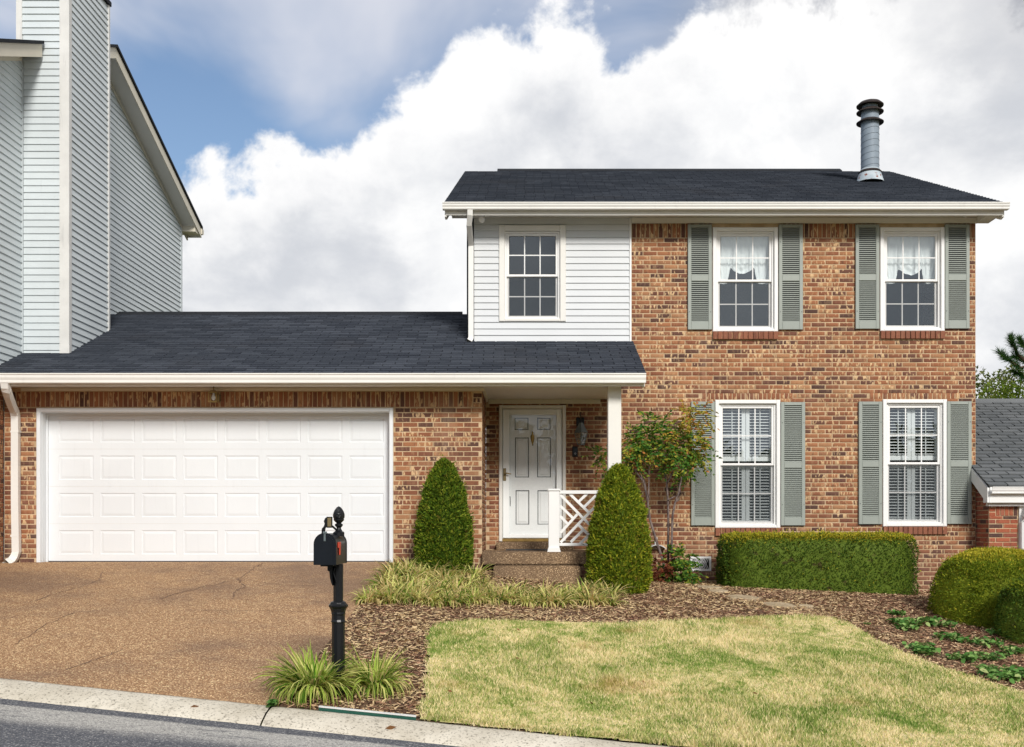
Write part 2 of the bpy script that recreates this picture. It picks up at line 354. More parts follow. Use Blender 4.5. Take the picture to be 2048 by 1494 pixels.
class MB:
    def __init__(s): s.v = []; s.f = []
    def add(s, vs, fs):
        n = len(s.v); s.v += [tuple(v) for v in vs]; s.f += [tuple(i+n for i in f) for f in fs]; return s
    def box(s, x0, x1, y0, y1, z0, z1):
        return s.add([(x0, y0, z0), (x1, y0, z0), (x1, y1, z0), (x0, y1, z0), (x0, y0, z1), (x1, y0, z1), (x1, y1, z1), (x0, y1, z1)],
                     [(0, 3, 2, 1), (4, 5, 6, 7), (0, 1, 5, 4), (1, 2, 6, 5), (2, 3, 7, 6), (3, 0, 4, 7)])
    def cbox(s, x0, x1, y0, y1, z0, z1, c=.006):
        """box whose front (-y) edges are chamfered"""
        return s.add([(x0, y1, z0), (x1, y1, z0), (x1, y1, z1), (x0, y1, z1), (x0, y0+c, z0), (x1, y0+c, z0), (x1, y0+c, z1), (x0, y0+c, z1),
                      (x0+c, y0, z0+c), (x1-c, y0, z0+c), (x1-c, y0, z1-c), (x0+c, y0, z1-c)],
                     [(0, 3, 2, 1), (4, 0, 1, 5), (5, 1, 2, 6), (6, 2, 3, 7), (7, 3, 0, 4), (4, 5, 9, 8), (5, 6, 10, 9), (6, 7, 11, 10), (7, 4, 8, 11), (8, 9, 10, 11)])
    def prism_x(s, poly, x0, x1):
        """poly of (y,z), extruded along x"""
        n = len(poly)
        return s.add([(x0, y, z) for y, z in poly]+[(x1, y, z) for y, z in poly],
                     [tuple(range(n))[::-1], tuple(range(n, 2*n))]+[(i, (i+1) % n, n+(i+1) % n, n+i) for i in range(n)])
    def prism_y(s, poly, y0, y1):
        n = len(poly)
        return s.add([(x, y0, z) for x, z in poly]+[(x, y1, z) for x, z in poly],
                     [tuple(range(n)), tuple(range(n, 2*n))[::-1]]+[(i, n+i, n+(i+1) % n, (i+1) % n) for i in range(n)])
    def lathe(s, prof, c=(0, 0, 0), n=16, rot=0.0, cap=True):
        m = len(prof); vs = []
        for r, z in prof:
            for i in range(n):
                a = rot+2*math.pi*i/n; vs.append((c[0]+r*math.cos(a), c[1]+r*math.sin(a), c[2]+z))
        fs = [(j*n+i, j*n+(i+1) % n, (j+1)*n+(i+1) % n, (j+1)*n+i) for j in range(m-1) for i in range(n)]
        if cap: fs += [tuple(range(n))[::-1], tuple(range((m-1)*n, m*n))]
        return s.add(vs, fs)
    def tube(s, pts, rad, n=8):
        pts = [Vector(p) for p in pts]; rad = rad if isinstance(rad, (list, tuple)) else [rad]*len(pts); vs = []; up = Vector((0, 0, 1))
        for i, p in enumerate(pts):
            d = (pts[min(i+1, len(pts)-1)]-pts[max(i-1, 0)]).normalized()
            a = d.cross(up if abs(d.z) < .95 else Vector((1, 0, 0))).normalized(); b = d.cross(a).normalized()
            for k in range(n):
                t = 2*math.pi*k/n; vs.append(p+(a*math.cos(t)+b*math.sin(t))*rad[i])
        m = len(pts); fs = [(j*n+i, (j+1)*n+i, (j+1)*n+(i+1) % n, j*n+(i+1) % n) for j in range(m-1) for i in range(n)]
        fs += [tuple(range(n)), tuple(range((m-1)*n, m*n))[::-1]]
        return s.add(vs, fs)
    def bar(s, a, b, w, y0, y1):
        """flat bar from (x,z) a to b in a vertical x-z plane"""
        a = Vector(a); b = Vector(b); d = (b-a).normalized(); nn = Vector((-d.y, d.x))*w/2
        return s.prism_y([tuple(a-nn), tuple(b-nn), tuple(b+nn), tuple(a+nn)], y0, y1)
    def build(s, name, m, parent=None, kind=None, smooth=False, fix=True):
        me = bpy.data.meshes.new(name); me.from_pydata(s.v, [], s.f); me.update()
        if fix:
            bm = bmesh.new(); bm.from_mesh(me); bmesh.ops.recalc_face_normals(bm, faces=bm.faces); bm.to_mesh(me); bm.free()
        if smooth:
            me.polygons.foreach_set('use_smooth', [True]*len(me.polygons))
            me.set_sharp_from_angle(angle=R(40))
        return link(name, me, m, parent, kind)

def sheet(rect, holes, plane, reveal=0.0, reveals=None):
    """vertical sheet over rect=(u0,u1,z0,z1) with rectangular holes; plane(u,z,depth) -> point; holes get reveals going inward"""
    us = sorted({rect[0], rect[1], *[min(max(h[i], rect[0]), rect[1]) for h in holes for i in (0, 1)]})
    zs = sorted({rect[2], rect[3], *[min(max(h[i], rect[2]), rect[3]) for h in holes for i in (2, 3)]})
    mb = MB()
    def openat(u, z): return any(h[0] < u < h[1] and h[2] < z < h[3] for h in holes)
    for a, b in zip(us, us[1:]):
        for c, d in zip(zs, zs[1:]):
            if not openat((a+b)/2, (c+d)/2): mb.add([plane(a, c, 0), plane(b, c, 0), plane(b, d, 0), plane(a, d, 0)], [(0, 1, 2, 3)])
    if reveal:
        for h in (holes if reveals is None else reveals):
            q = [(h[0], h[2]), (h[1], h[2]), (h[1], h[3]), (h[0], h[3])]
            for i in range(4):
                (a, c), (b, d) = q[i], q[(i+1) % 4]
                mb.add([plane(a, c, 0), plane(b, d, 0), plane(b, d, reveal), plane(a, c, reveal)], [(0, 1, 2, 3)])
    return mb

# ------------------------------------------------------------------ brickwork
BL, BH, JT = .2015, .0558, .012           # brick length, height, joint
COURSE, PITCH = BH+JT, BL+JT
def brick_geo(w, h, d=.03, c=.0035):
    x, z = w/2, h/2
    V = [(-x, d, -z), (x, d, -z), (x, d, z), (-x, d, z), (-x, c, -z), (x, c, -z), (x, c, z), (-x, c, z), (-x+c, 0, -z+c), (x-c, 0, -z+c), (x-c, 0, z-c), (-x+c, 0, z-c)]
    Fq = [(4, 0, 1, 5), (5, 1, 2, 6), (6, 2, 3, 7), (7, 3, 0, 4), (4, 5, 9, 8), (5, 6, 10, 9), (6, 7, 11, 10), (7, 4, 8, 11), (8, 9, 10, 11)]
    return V, Fq
def courses(u0, u1, z0, z1, holes=(), phase=0.0, zoff=0.0, ends=True):
    """running-bond layout -> list of (u_centre, z_centre, w, h)"""
    out = []; row = 0; z = z0
    while z < z1-.02:
        h = min(BH, z1-z)
        zc = z+h/2
        spans = [(u0, u1)]
        for a, b, c, d in holes:
            if c < zc < d:
                ns = []
                for s, e in spans:
                    if b <= s or a >= e: ns.append((s, e)); continue
                    if a-s > .03: ns.append((s, a))
                    if e-b > .03: ns.append((b, e))
                spans = ns
        st = u0+phase-(PITCH/2 if row % 2 else 0)-PITCH
        for s, e in spans:
            k = math.floor((s-st)/PITCH); x = st+k*PITCH
            while x < e:
                a, b = max(x, s+.004), min(x+BL, e-.004)
                if b-a > .035: out.append(((a+b)/2, zc, b-a, h))
                x += PITCH
        z += COURSE; row += 1
    return out
def soldiers(u0, u1, z0, z1):
    n = max(1, round((u1-u0)/COURSE)); p = (u1-u0)/n
    return [(u0+p*(i+.5), (z0+z1)/2, p-JT, z1-z0-JT*.6) for i in range(n)]
BRICK_CACHE = {}
def lay(bricks, frame, parent, m='brick', single=0, name='brick', mass='brickwork', proud=0.0):
    """frame: 4x4 matrix, local x along the wall, local -y out of the wall. The first `single` bricks are objects, the rest one mass."""
    rng = random.Random(len(bricks)); V = []; Fq = []
    rot = frame.to_euler()
    for i, (u, z, w, h) in enumerate(bricks):
        dy = rng.uniform(-.002, .002)-proud; w2 = w*rng.uniform(.985, 1.0)
        if i < single:
            key = (round(w2*200), round(h*200), m, name)
            if key not in BRICK_CACHE:
                v, f = brick_geo(key[0]/200, key[1]/200); me = bpy.data.meshes.new(name); me.from_pydata(v, [], f); me.materials.append(MATS[m]); BRICK_CACHE[key] = me
            o = bpy.data.objects.new(name, BRICK_CACHE[key]); C.objects.link(o); o.parent = parent
            o.location = frame @ Vector((u, dy, z)); o.rotation_euler = rot
        else:
            v, f = brick_geo(w2, h); n = len(V); tilt = rng.uniform(-.006, .006)
            V += [tuple(frame @ Vector((u+a, dy+b, z+c+a*tilt))) for a, b, c in v]; Fq += [tuple(q+n for q in g) for g in f]
    if V:
        link(mass, np_mesh(mass, V, Fq), m, parent, 'stuff')
def frame_at(o, rz): return Matrix.Translation(o) @ Matrix.Rotation(rz, 4, 'Z')
# ------------------------------------------------------------------ the lie of the land
def Db(X): return 7.85-.15*np.clip(X, -14, 14)                 # metres from the camera line to the back of the kerb
def zb(X): return .1-.073*np.clip(X, -9, 9)                    # height of the back of the kerb
ZH = ([-12, -1.9, -1.0, .5, 2, 4, 6.8, 9, 14, 40], [1.09, 1.09, 1.02, .86, .77, .68, .55, .40, .25, .2])
def gz(X, Y):
    """ground height"""
    X = np.asarray(X, float); D = np.asarray(Y, float)+D0
    t = np.clip((D-Db(X))/(15.0-Db(X)), 0, 1)
    zh = np.interp(X, *ZH)
    return zb(X)*(1-t)+zh*t
def hit(px, py, dz=0.0):
    """where the line of sight through a photo pixel meets the ground"""
    lo, hi = 5.0, 40.0
    for _ in range(50):
        D = (lo+hi)/2; X, Y, Z = P(px, py, D)
        if Z > float(gz(X, Y))+dz: lo = D
        else: hi = D
    return P(px, py, lo)
def grid_sheet(name, us, vs, fn, m, kind='structure', smooth=True):
    U, V = np.meshgrid(us, vs, indexing='ij'); pts = np.stack(fn(U, V), -1).reshape(-1, 3); nu, nv = len(us), len(vs)
    i = np.arange(nu*nv).reshape(nu, nv)
    q = np.stack([i[:-1, :-1], i[1:, :-1], i[1:, 1:], i[:-1, 1:]], -1).reshape(-1, 4)
    return link(name, np_mesh(name, pts, q, smooth), m, None, kind)
def far_axis(a, b, step, far):
    core = list(np.arange(a, b+1e-6, step)); out = []; s = step
    x = b
    while x < far: s *= 1.5; x += s; out.append(x)
    lo = []; s = step; x = a
    while x > -far: s *= 1.5; x -= s; lo.append(x)
    return np.array(lo[::-1]+core+out)
def ground_fn(X, Y):
    D = Y+D0
    house = gz(X, Y); street = zb(X)-.08
    z = np.where(D > Db(X)-.4, house, street)-.09
    opp = D < -1.5                                               # verge on the camera's side of the road
    z = np.where(opp, zb(X)-.05+np.clip((-1.5-D)*.05, 0, 2), z)
    return X, Y, z
grid_sheet('ground', far_axis(-16, 18, .5, 600), far_axis(-20, 12, .5, 600), ground_fn, 'ground_grass')
# road, kerb
grid_sheet('road', np.linspace(-40, 40, 161), np.linspace(0, 1, 30), lambda X, t: (X, (Db(X)-.372)*(1-t)+(-1.4)*t-D0, zb(X)-.072+.05*np.sin(np.pi*t)*0), 'asphalt')
def kerb(name, x0, x1):
    prof = [(0.0, -.14), (0.0, .006), (.05, .010), (.12, .006), (.22, -.010), (.31, -.040), (.365, -.062), (.38, -.072), (.38, -.14)]
    n = max(2, int((x1-x0)/.05)); V = []; jr = np.random.default_rng(int((x0+50)*10))
    jit = np.convolve(jr.normal(0, .006, n+8), np.ones(4)/4, 'same')
    for i in range(n+1):
        X = x0+(x1-x0)*i/n
        for j, (d, z) in enumerate(prof):
            V.append((X, float(Db(X))-d+(jit[i] if 5 <= j <= 7 else 0)-D0, float(zb(X))+z+jit[i+2]*.25))
    k = len(prof); Fq = [(i*k+j, (i+1)*k+j, (i+1)*k+j+1, i*k+j+1) for i in range(n) for j in range(k-1)]
    me = np_mesh(name, V, Fq, True)
    return link(name, me, 'concrete', None, 'structure')
xs = [-40, -20, -11.0, -8.0, -5.0, -1.93, 1.1, 4.1, 7.1, 20, 40]
for a, b in zip(xs, xs[1:]): kerb('kerb', a+.006, b-.006)
# driveway slab with its cracks
DRX = -1.9
def drive_fn(X, t): D = (Db(X)+.004)*(1-t)+15.32*t; return X, D-D0, gz(X, D-D0)+.004+0*X
grid_sheet('driveway', np.linspace(-7.36, DRX, 60), np.linspace(0, 1, 60), drive_fn, 'aggregate')
def drive_left(X, t): D = (Db(X)+.004)*(1-t)+12.5*t; return X, D-D0, gz(X, D-D0)+.004+0*X
grid_sheet('driveway', np.linspace(-16, -7.364, 30), np.linspace(0, 1, 20), drive_left, 'aggregate')
drive = bpy.data.objects['driveway']
def crack(pts, w):
    rr = random.Random(len(pts)*7+int(pts[0][0])); P3 = []
    for (a, b) in zip(pts, pts[1:]):
        for i in range(10):
            t = i/10; x, y, _ = hit(a[0]+(b[0]-a[0])*t+rr.uniform(-3, 3), a[1]+(b[1]-a[1])*t+rr.uniform(-1.2, 1.2)); P3.append((x, y))
    V = []; n = len(P3)
    for i, (x, y) in enumerate(P3):
        q = P3[min(i+1, n-1)]; p = P3[max(i-1, 0)]; d = Vector((q[0]-p[0], q[1]-p[1])).normalized(); ww = w*.8*rr.uniform(.5, 1.3)*min(1, (n-i)/6+.2)
        for s in (-1, 1):
            X, Y = x-d.y*ww*s, y+d.x*ww*s; V.append((X, Y, float(gz(X, Y))+.008))
    link('crack', np_mesh('crack', V, [(2*i, 2*i+2, 2*i+3, 2*i+1) for i in range(n-1)]), 'crack_dark', drive)
paint('crack_dark', (.19, .115, .075), .95, .3, 30)
for pts, w in ([[(322, 1198), (400, 1176), (475, 1160)], .010], [[(475, 1160), (510, 1135), (530, 1126)], .007], [[(475, 1160), (490, 1174), (470, 1184), (462, 1200)], .008],
               [[(60, 1205), (140, 1180), (200, 1162), (205, 1142)], .007], [[(475, 1160), (560, 1170), (640, 1172)], .006], [[(130, 1340), (200, 1318), (250, 1298)], .006],
               [[(400, 1222), (520, 1222), (640, 1226)], .006], [[(30, 1290), (90, 1252), (150, 1225), (230, 1222)], .005]): crack(pts, w)
# planting bed and lawn
def bed_fn(X, t): D = (Db(X)+.004)*(1-t)+16.75*t; return X, D-D0, gz(X, D-D0)-.004+.012*np.sin(X*3.1+D*2.3)*np.sin(D*2.9)
grid_sheet('planting_bed', np.linspace(DRX+.004, 16, 150), np.linspace(0, 1, 90), bed_fn, 'soil')
LP = [(845, 1434), (850, 1400), (855, 1330), (858, 1268), (872, 1254), (900, 1247), (960, 1243), (1100, 1246), (1250, 1249), (1400, 1243), (1500, 1236), (1600, 1233), (1660, 1238), (1705, 1252), (1745, 1278), (1800, 1305), (1850, 1325), (1950, 1358), (2048, 1388)]
lawn_poly = [hit(*p)[:2] for p in LP]
xe, ye = lawn_poly[-1]
lawn_poly += [(xe+1.5, ye-.35), (xe+4, ye-1.0), (xe+4, float(Db(xe+4))-D0+.0)]
x_first = lawn_poly[0][0]
for X in np.linspace(xe+4, x_first, 30)[1:]: lawn_poly.append((X, float(Db(X))-D0+.0))
LPN = np.array(lawn_poly)
def inside(X, Y, poly):
    X = np.asarray(X); r = np.zeros(X.shape, bool); n = len(poly); j = n-1
    for i in range(n):
        xi, yi = poly[i]; xj, yj = poly[j]
        c = ((yi > Y) != (yj > Y)) & (X < (xj-xi)*(Y-yi)/((yj-yi) if yj != yi else 1e-9)+xi); r ^= c; j = i
    return r
def lawn():
    s = .05; xs = np.arange(LPN[:, 0].min(), LPN[:, 0].max(), s); ys = np.arange(LPN[:, 1].min(), LPN[:, 1].max(), s)
    U, V = np.meshgrid(xs, ys, indexing='ij'); i = np.arange(U.size).reshape(U.shape)
    keep = inside(U[:-1, :-1]+s/2, V[:-1, :-1]+s/2, lawn_poly)
    q = np.stack([i[:-1, :-1], i[1:, :-1], i[1:, 1:], i[:-1, 1:]], -1)[keep]
    Z = gz(U, V)+.018
    used = np.unique(q); mp = -np.ones(U.size, int); mp[used] = np.arange(len(used))
    pts = np.stack([U, V, Z], -1).reshape(-1, 3)[used]
    link('lawn', np_mesh('lawn', pts, mp[q], True), 'lawn_soil', None, 'structure')
lawn()

# ------------------------------------------------------------------ the brick townhouse
house = thing('brick_townhouse', 'two storey brick townhouse with grey green shutters, white garage door and charcoal shingle roof', 'house')
YG = 15.13-D0                                                    # garage front
XL, XR, XM, XG = -.67, 6.79, 1.546, -7.345                       # garage corner, right corner, siding/brick joint, left end
# openings in the front wall (photo measures at the wall plane)
WIN = {'ul': (XX(1425), XX(1555.5), ZZ(663.5), ZZ(455)), 'ur': (XX(1759.5), XX(1888.5), ZZ(662.5), ZZ(455)),
       'll': (XX(1430), XX(1560), ZZ(1056), ZZ(800)), 'lr': (XX(1765), XX(1893), ZZ(1053), ZZ(799))}
DOOR = (XX(998), XX(1131.5), 1.365, ZZ(810.5))
TOP = 6.30
def front(u, z, d): return (u, .0045+d, z)
fw_holes = [WIN[k] for k in WIN]+[DOOR, (XL-1, 1.24, 3.62, TOP+1), (1.24, XM, 4.42, TOP+1)]
front_wall = sheet((XL, XR, .2, TOP), fw_holes, front, .16, fw_holes[:-2]).build('wall', 'mortar', house, fix=False)
front_wall['label'] = 'brown brick front wall of the two storey part'
zs0 = .30
sol_top = (ZZ(475.5), 6.225)
heads = [(WIN[k][0]-.20, WIN[k][1]+.20, WIN[k][3]+.005, WIN[k][3]+.105) for k in ('ll', 'lr')]
sills = {k: (WIN[k][0]-.0, WIN[k][1]+.0, WIN[k][2]-.118, WIN[k][2]-.004) for k in WIN}
holes = fw_holes+heads+[(v[0], v[1], v[2], v[3]) for v in sills.values()]+[(XM, XR, sol_top[0], sol_top[1]+1), (XL, XM, 0, 1.0)]
vent = (XX(1380), XX(1422), ZZ(1142), ZZ(1113)); holes.append(vent)
fb = courses(XL, XR, zs0, TOP, holes, .05)
for a, b in ((XM, WIN['ul'][0]), (WIN['ul'][1], WIN['ur'][0]), (WIN['ur'][1], XR)): fb += soldiers(a+.004, b-.004, *sol_top)
for h in heads: fb += soldiers(*h)
# garage front
GD = (XX(74, 15.13), XX(786.5, 15.13), .9, ZZ(816, 15.13))
def gfront(u, z, d): return (u, YG+.0045+d, z)
garage_wall = sheet((XG, XL, .7, 3.56), [GD], gfront, .26).build('wall', 'mortar', house, fix=False)
garage_wall['label'] = 'brick wall around the wide garage door'
gs = (3.262, 3.478)
gb = soldiers(GD[0]-.36, XL-.13, *gs)
gb += courses(GD[1], XL, 1.02, gs[0]-.006, [], .03)+courses(XG, GD[0], 1.02, gs[0]-.006, [], .11)+courses(XL-.125, XL, gs[0], 3.48, [])
gb += courses(XG, GD[0]-.365, gs[0], 3.48, [])
lay(gb, frame_at((0, YG, 0), 0), garage_wall, single=300)
lay(fb, frame_at((0, 0, 0), 0), front_wall)
# the garage's return wall beside the porch and the house's far sides
rw = MB().add([(XL-.0045, YG+.01, .7), (XL-.0045, 0, .7), (XL-.0045, 0, 3.6), (XL-.0045, YG+.01, 3.6)], [(0, 1, 2, 3)]).build('wall', 'mortar', house, fix=False)
rb = [(a, z, w, h) for a, z, w, h in courses(.012, -YG-.004, .84, 3.56, [], .1)]
lay(rb, frame_at((XL, YG, 0), math.pi/2), rw)
side = MB().add([(XR-.008, .01, .2), (XR-.008, 9.6, .2), (XR-.008, 9.6, 6.3), (XR-.008, .01, 6.3), (XR-.008, 5.0, 8.5)], [(0, 1, 2, 4, 3)]).build('wall', 'mortar', house, fix=False)
lay(courses(.01, 5.0, .3, 6.25, [], .07), frame_at((XR, 0, 0), math.pi/2), side)
MB().add([(-.86, .02, 3.6), (-.86, 9.6, 3.6), (-.86, 9.6, 6.3), (-.86, .02, 6.3), (-.86, 5.0, 8.5)], [(0, 1, 2, 4, 3)]).build('gable_wall', 'siding_white', house, fix=False)
MB().box(-.85, XR-.02, 9.5, 9.6, .2, 6.3).build('rear_wall', 'siding_white', house)
# brick sills, proud of the wall
for k, v in sills.items():
    w = v[1]-v[0]; n = 13; p = w/n; so = MB().box(v[0]+.01, v[1]-.01, -.02, .02, v[2]+.006, v[3]-.004).build('window_sill', 'mortar', house)
    lay([(v[0]+p*(i+.5), (v[2]+v[3])/2, p-.008, v[3]-v[2]) for i in range(n)], frame_at((0, -.045, 0), 0), so, 'brick_sill', 99)
# foundation vent
vo = sheet((vent[0], vent[1], vent[2], vent[3]), [(vent[0]+.03, vent[1]-.03, vent[2]+.03, vent[3]-.03)], lambda u, z, d: (u, -.016+d, z), .012).build('foundation_vent', 'vent_white', house, fix=False)
MB().box(vent[0]+.001, vent[1]-.001, -.004, .003, vent[2]+.001, vent[3]-.001).build('vent_backing', 'vent_shade', vo)  # near-black sheet on the wall: the vent's dark inside painted as colour
lt = MB(); a0, a1, c0, c1 = vent[0]+.03, vent[1]-.03, vent[2]+.03, vent[3]-.03
for s in (1, -1):
    x = a0-.3
    while x < a1+.3:
        p = [(x, c0), (x+s*.075, c1)]
        if min(p[0][0], p[1][0]) >= a0-.002 and max(p[0][0], p[1][0]) <= a1+.002: lt.bar(p[0], p[1], .006, -.0105+.002*s, -.0065+.002*s)
        x += .025
lt.build('vent_lattice', 'vent_white', vo)

# ---- windows
def frame_ring(mb, x0, x1, z0, z1, w, y0, y1, c=.005, bot=None):
    bw = w if bot is None else bot
    mb.cbox(x0, x0+w, y0, y1, z0, z1, c); mb.cbox(x1-w, x1, y0, y1, z0, z1, c)
    mb.cbox(x0+w, x1-w, y0+.001, y1, z1-w, z1-.001, c); mb.cbox(x0+w, x1-w, y0+.001, y1, z0+.001, z0+bw, c)
def drape(w0, w1, ztop, zmid, zlow, y, sk=0.0, ph=0.0):
    """balloon valance: gathered top, a centre swag and two tails"""
    nx, nz = 60, 40; V = []; cx = (w0+w1)/2; hw = (w1-w0)/2
    for i in range(nx+1):
        u0 = -1+2*i/nx; u = u0-sk*(1-abs(u0))
        sw = abs(u)/.42
        if abs(u) < .42: bot = zmid-.10*(1-sw*sw)
        else:
            t = (abs(u)-.42)/.58; bot = zlow+(zmid-zlow)*max(0, (1-t/.22))**1.3
        for j in range(nz+1):
            v = j/nz; z = ztop+(bot-ztop)*v
            f = .012*math.sin(u*(31+4*math.sin(ph))+2*v+ph)*(.3+.7*v)+.02*math.sin((z-bot)*46-abs(u)*9)*max(0, 1-abs(u)/.5)*v**3+.014*math.sin(math.atan2(u-(.62 if u > 0 else -.62), 1.15-v)*22)*v*(1 if abs(u) > .36 else .2)
            V.append((cx+u0*hw, y+f, z))
    return V, [(i*(nz+1)+j, (i+1)*(nz+1)+j, (i+1)*(nz+1)+j+1, i*(nz+1)+j+1) for i in range(nx) for j in range(nz)]
def window(rect, kind, label, casing=.058, y=0.0, room='room_wall', dim=2.2):
    x0, x1, z0, z1 = rect; cs = casing
    mb = MB(); frame_ring(mb, x0, x1, z0, z1, cs, y-.028, y+.05, .008, .045)
    w = mb.build('window', 'trim_bright' if kind != 'siding' else 'trim', house); w['label'] = label
    # jamb liner
    j0, j1, k0, k1 = x0+cs, x1-cs, z0+.045, z1-cs
    jm = MB(); frame_ring(jm, j0, j1, k0, k1, .03, y+.015, y+.12, .004, .022); jm.build('jamb', 'trim_bright', w)
    a0, a1, b0, b1 = j0+.03, j1-.03, k0+.022, k1-.03
    zm = (b0+b1)/2+(.0 if kind != 'low' else .005)
    for up in (True, False):
        s0, s1 = (zm-.016, b1) if up else (b0, zm+.018)
        yy = y+.03 if up else y+.066
        sb = MB(); frame_ring(sb, a0, a1, s0, s1, .036, yy, yy+.032, .004, .036)
        gx0, gx1, g0, g1 = a0+.036, a1-.036, s0+.036, s1-.036
        sa = sb.build('sash', 'trim_bright', w)
        mu = MB()
        for t in (1/3, 2/3): mu.box(gx0+(gx1-gx0)*t-.0085, gx0+(gx1-gx0)*t+.0085, yy+.012, yy+.024, g0, g1)
        mu.box(gx0, gx1, yy+.0112, yy+.0232, (g0+g1)/2-.0085, (g0+g1)/2+.0085); mu.build('muntin', 'trim_bright', sa)
        pm = 'pane_blue' if kind == 'siding' else 'pane'
        for q in range(3):
            for r in range(2):
                p0 = gx0+(gx1-gx0)*q/3+.008; p1 = gx0+(gx1-gx0)*(q+1)/3-.008; q0 = g0+(g1-g0)*r/2+.008; q1 = g0+(g1-g0)*(r+1)/2-.008
                MB().add([(p0, yy+.010, q0), (p1, yy+.010, q0), (p1, yy+.010, q1), (p0, yy+.010, q1)], [(0, 1, 2, 3)]).build('pane', pm, w, fix=False)
        if not up:
            MB().add([(gx0-.02, yy-.022, g0-.02), (gx1+.02, yy-.022, g0-.02), (gx1+.02, yy-.022, g1+.02), (gx0-.02, yy-.022, g1+.02)], [(0, 1, 2, 3)]).build('insect_screen', 'insect_screen', w, fix=False)
    # the room behind
    rm = MB(); X0, X1, Z0, Z1, Y0, Y1 = x0-.5, x1+.5, z0-.7, z1+.25, y+.17, y+dim
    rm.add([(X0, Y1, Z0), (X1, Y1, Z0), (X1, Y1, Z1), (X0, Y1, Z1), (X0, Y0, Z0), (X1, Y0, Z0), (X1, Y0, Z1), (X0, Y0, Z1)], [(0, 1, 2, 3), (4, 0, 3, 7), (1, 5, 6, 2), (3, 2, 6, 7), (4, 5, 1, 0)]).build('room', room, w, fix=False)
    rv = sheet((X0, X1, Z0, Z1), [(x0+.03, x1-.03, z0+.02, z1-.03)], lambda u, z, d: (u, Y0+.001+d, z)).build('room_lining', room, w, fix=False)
    if kind == 'up':
        V, Fq = drape(a0-.03, a1+.03, b1+.06, zm+.235-(.025 if x0 > 4 else 0), zm-.02, y+.16, .10 if x0 > 4 else -.05, x0); link('curtain', np_mesh('curtain', V, Fq, True), 'curtain', w)
    if kind == 'low':
        # plantation shutters: two leaves of wide louvres
        bl = MB(); yb = y+.14; mx = (a0+a1)/2
        for sa_, sb_ in ((a0-.02, mx-.003), (mx+.003, a1+.02)):
            for (t0, t1) in ((zm+.055, b1+.03), (b0-.02, zm-.01)):
                st = .058; frame_ring(bl, sa_, sb_, t0, t1, st, yb, yb+.028, .003, .075)
                z = t0+.095; 
                while z < t1-st-.01:
                    ang = R(12); hh = .030
                    bl.prism_x([(yb+.014-hh*math.cos(ang), z-hh*math.sin(ang)), (yb+.014+hh*math.cos(ang), z+hh*math.sin(ang)), (yb+.014+hh*math.cos(ang), z+hh*math.sin(ang)+.008), (yb+.014-hh*math.cos(ang), z-hh*math.sin(ang)+.008)], sa_+st, sb_-st)
                    z += .0455
                bl.box((sa_+sb_)/2-.006, (sa_+sb_)/2+.006, yb-.03, yb-.02, t0+.08, t1-st)
        bl.build('interior_shutter', 'blind_white', w, 'stuff')
    return w
window(WIN['ul'], 'up', 'upper window with white swag curtain nearest the siding'); window(WIN['ur'], 'up', 'upper window with white swag curtain at the outer corner')
window(WIN['ll'], 'low', 'ground floor window with white louvred blinds beside the orange leaved shrub'); window(WIN['lr'], 'low', 'ground floor window with white louvred blinds nearest the round shrubs')
SW = (XX(998), XX(1131.5), ZZ(643.5), ZZ(451))
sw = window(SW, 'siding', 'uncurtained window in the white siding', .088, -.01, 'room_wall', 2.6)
MB().lathe([(.0, -.03), (.02, -.02), (.026, 0), (.02, .02), (.0, .03)], (XX(1103)+.1, 1.9, ZZ(606)-.15), 10, cap=False).build('ceiling_bulb', 'lit_bulb', sw)

# ---- louvred shutters
def shutter(x0, x1, z0, z1, label):
    st = .052; zr = z0+(z1-z0)*.49; y0, y1 = -.042, -.004
    f = MB(); f.cbox(x0, x0+st, y0, y1, z0, z1, .004); f.cbox(x1-st, x1, y0, y1, z0, z1, .004)
    f.cbox(x0+st, x1-st, y0+.001, y1, z0+.001, z0+.12, .004); f.cbox(x0+st, x1-st, y0+.001, y1, z1-.05, z1-.001, .004); f.cbox(x0+st, x1-st, y0+.001, y1, zr-.045, zr+.045, .004)
    o = f.build('shutter', 'shutter', house); o['label'] = label
    MB().box(x0+st, x1-st, y1-.004, y1-.0005, z0+.12, z1-.05).build('shutter_back', 'dark_line', o)  # backing coloured near-black: shade between the louvres put into the colour
    s = MB()
    for a, b in ((z0+.12, zr-.045), (zr+.045, z1-.05)):
        n = round((b-a)/.0305); p = (b-a)/n
        for i in range(n):
            z = a+p*i; s.add([(x0+st, y0+.006, z+.002), (x1-st, y0+.006, z+.002), (x1-st, y1-.006, z+p*.6), (x0+st, y1-.006, z+p*.6), (x0+st, y0+.006, z+.013), (x1-st, y0+.006, z+.013), (x1-st, y1-.006, z+p*.6+.006), (x0+st, y1-.006, z+p*.6+.006)],
                             [(0, 1, 2, 3), (4, 5, 6, 7), (0, 1, 5, 4), (3, 2, 6, 7)])
    s.build('louvres', 'shutter', o, 'stuff')
    for sx in (x0+.02, x1-.02):
        for sz in (z0+.28*(z1-z0)*.6, z1-.28*(z1-z0)*.6): MB().lathe([(.006, 0), (.006, .004)], (0, 0, 0), 8).build('screw', 'dark_line', o).matrix_local = Matrix.Translation((sx, y0-.0, sz)) @ Matrix.Rotation(R(90), 4, 'X')
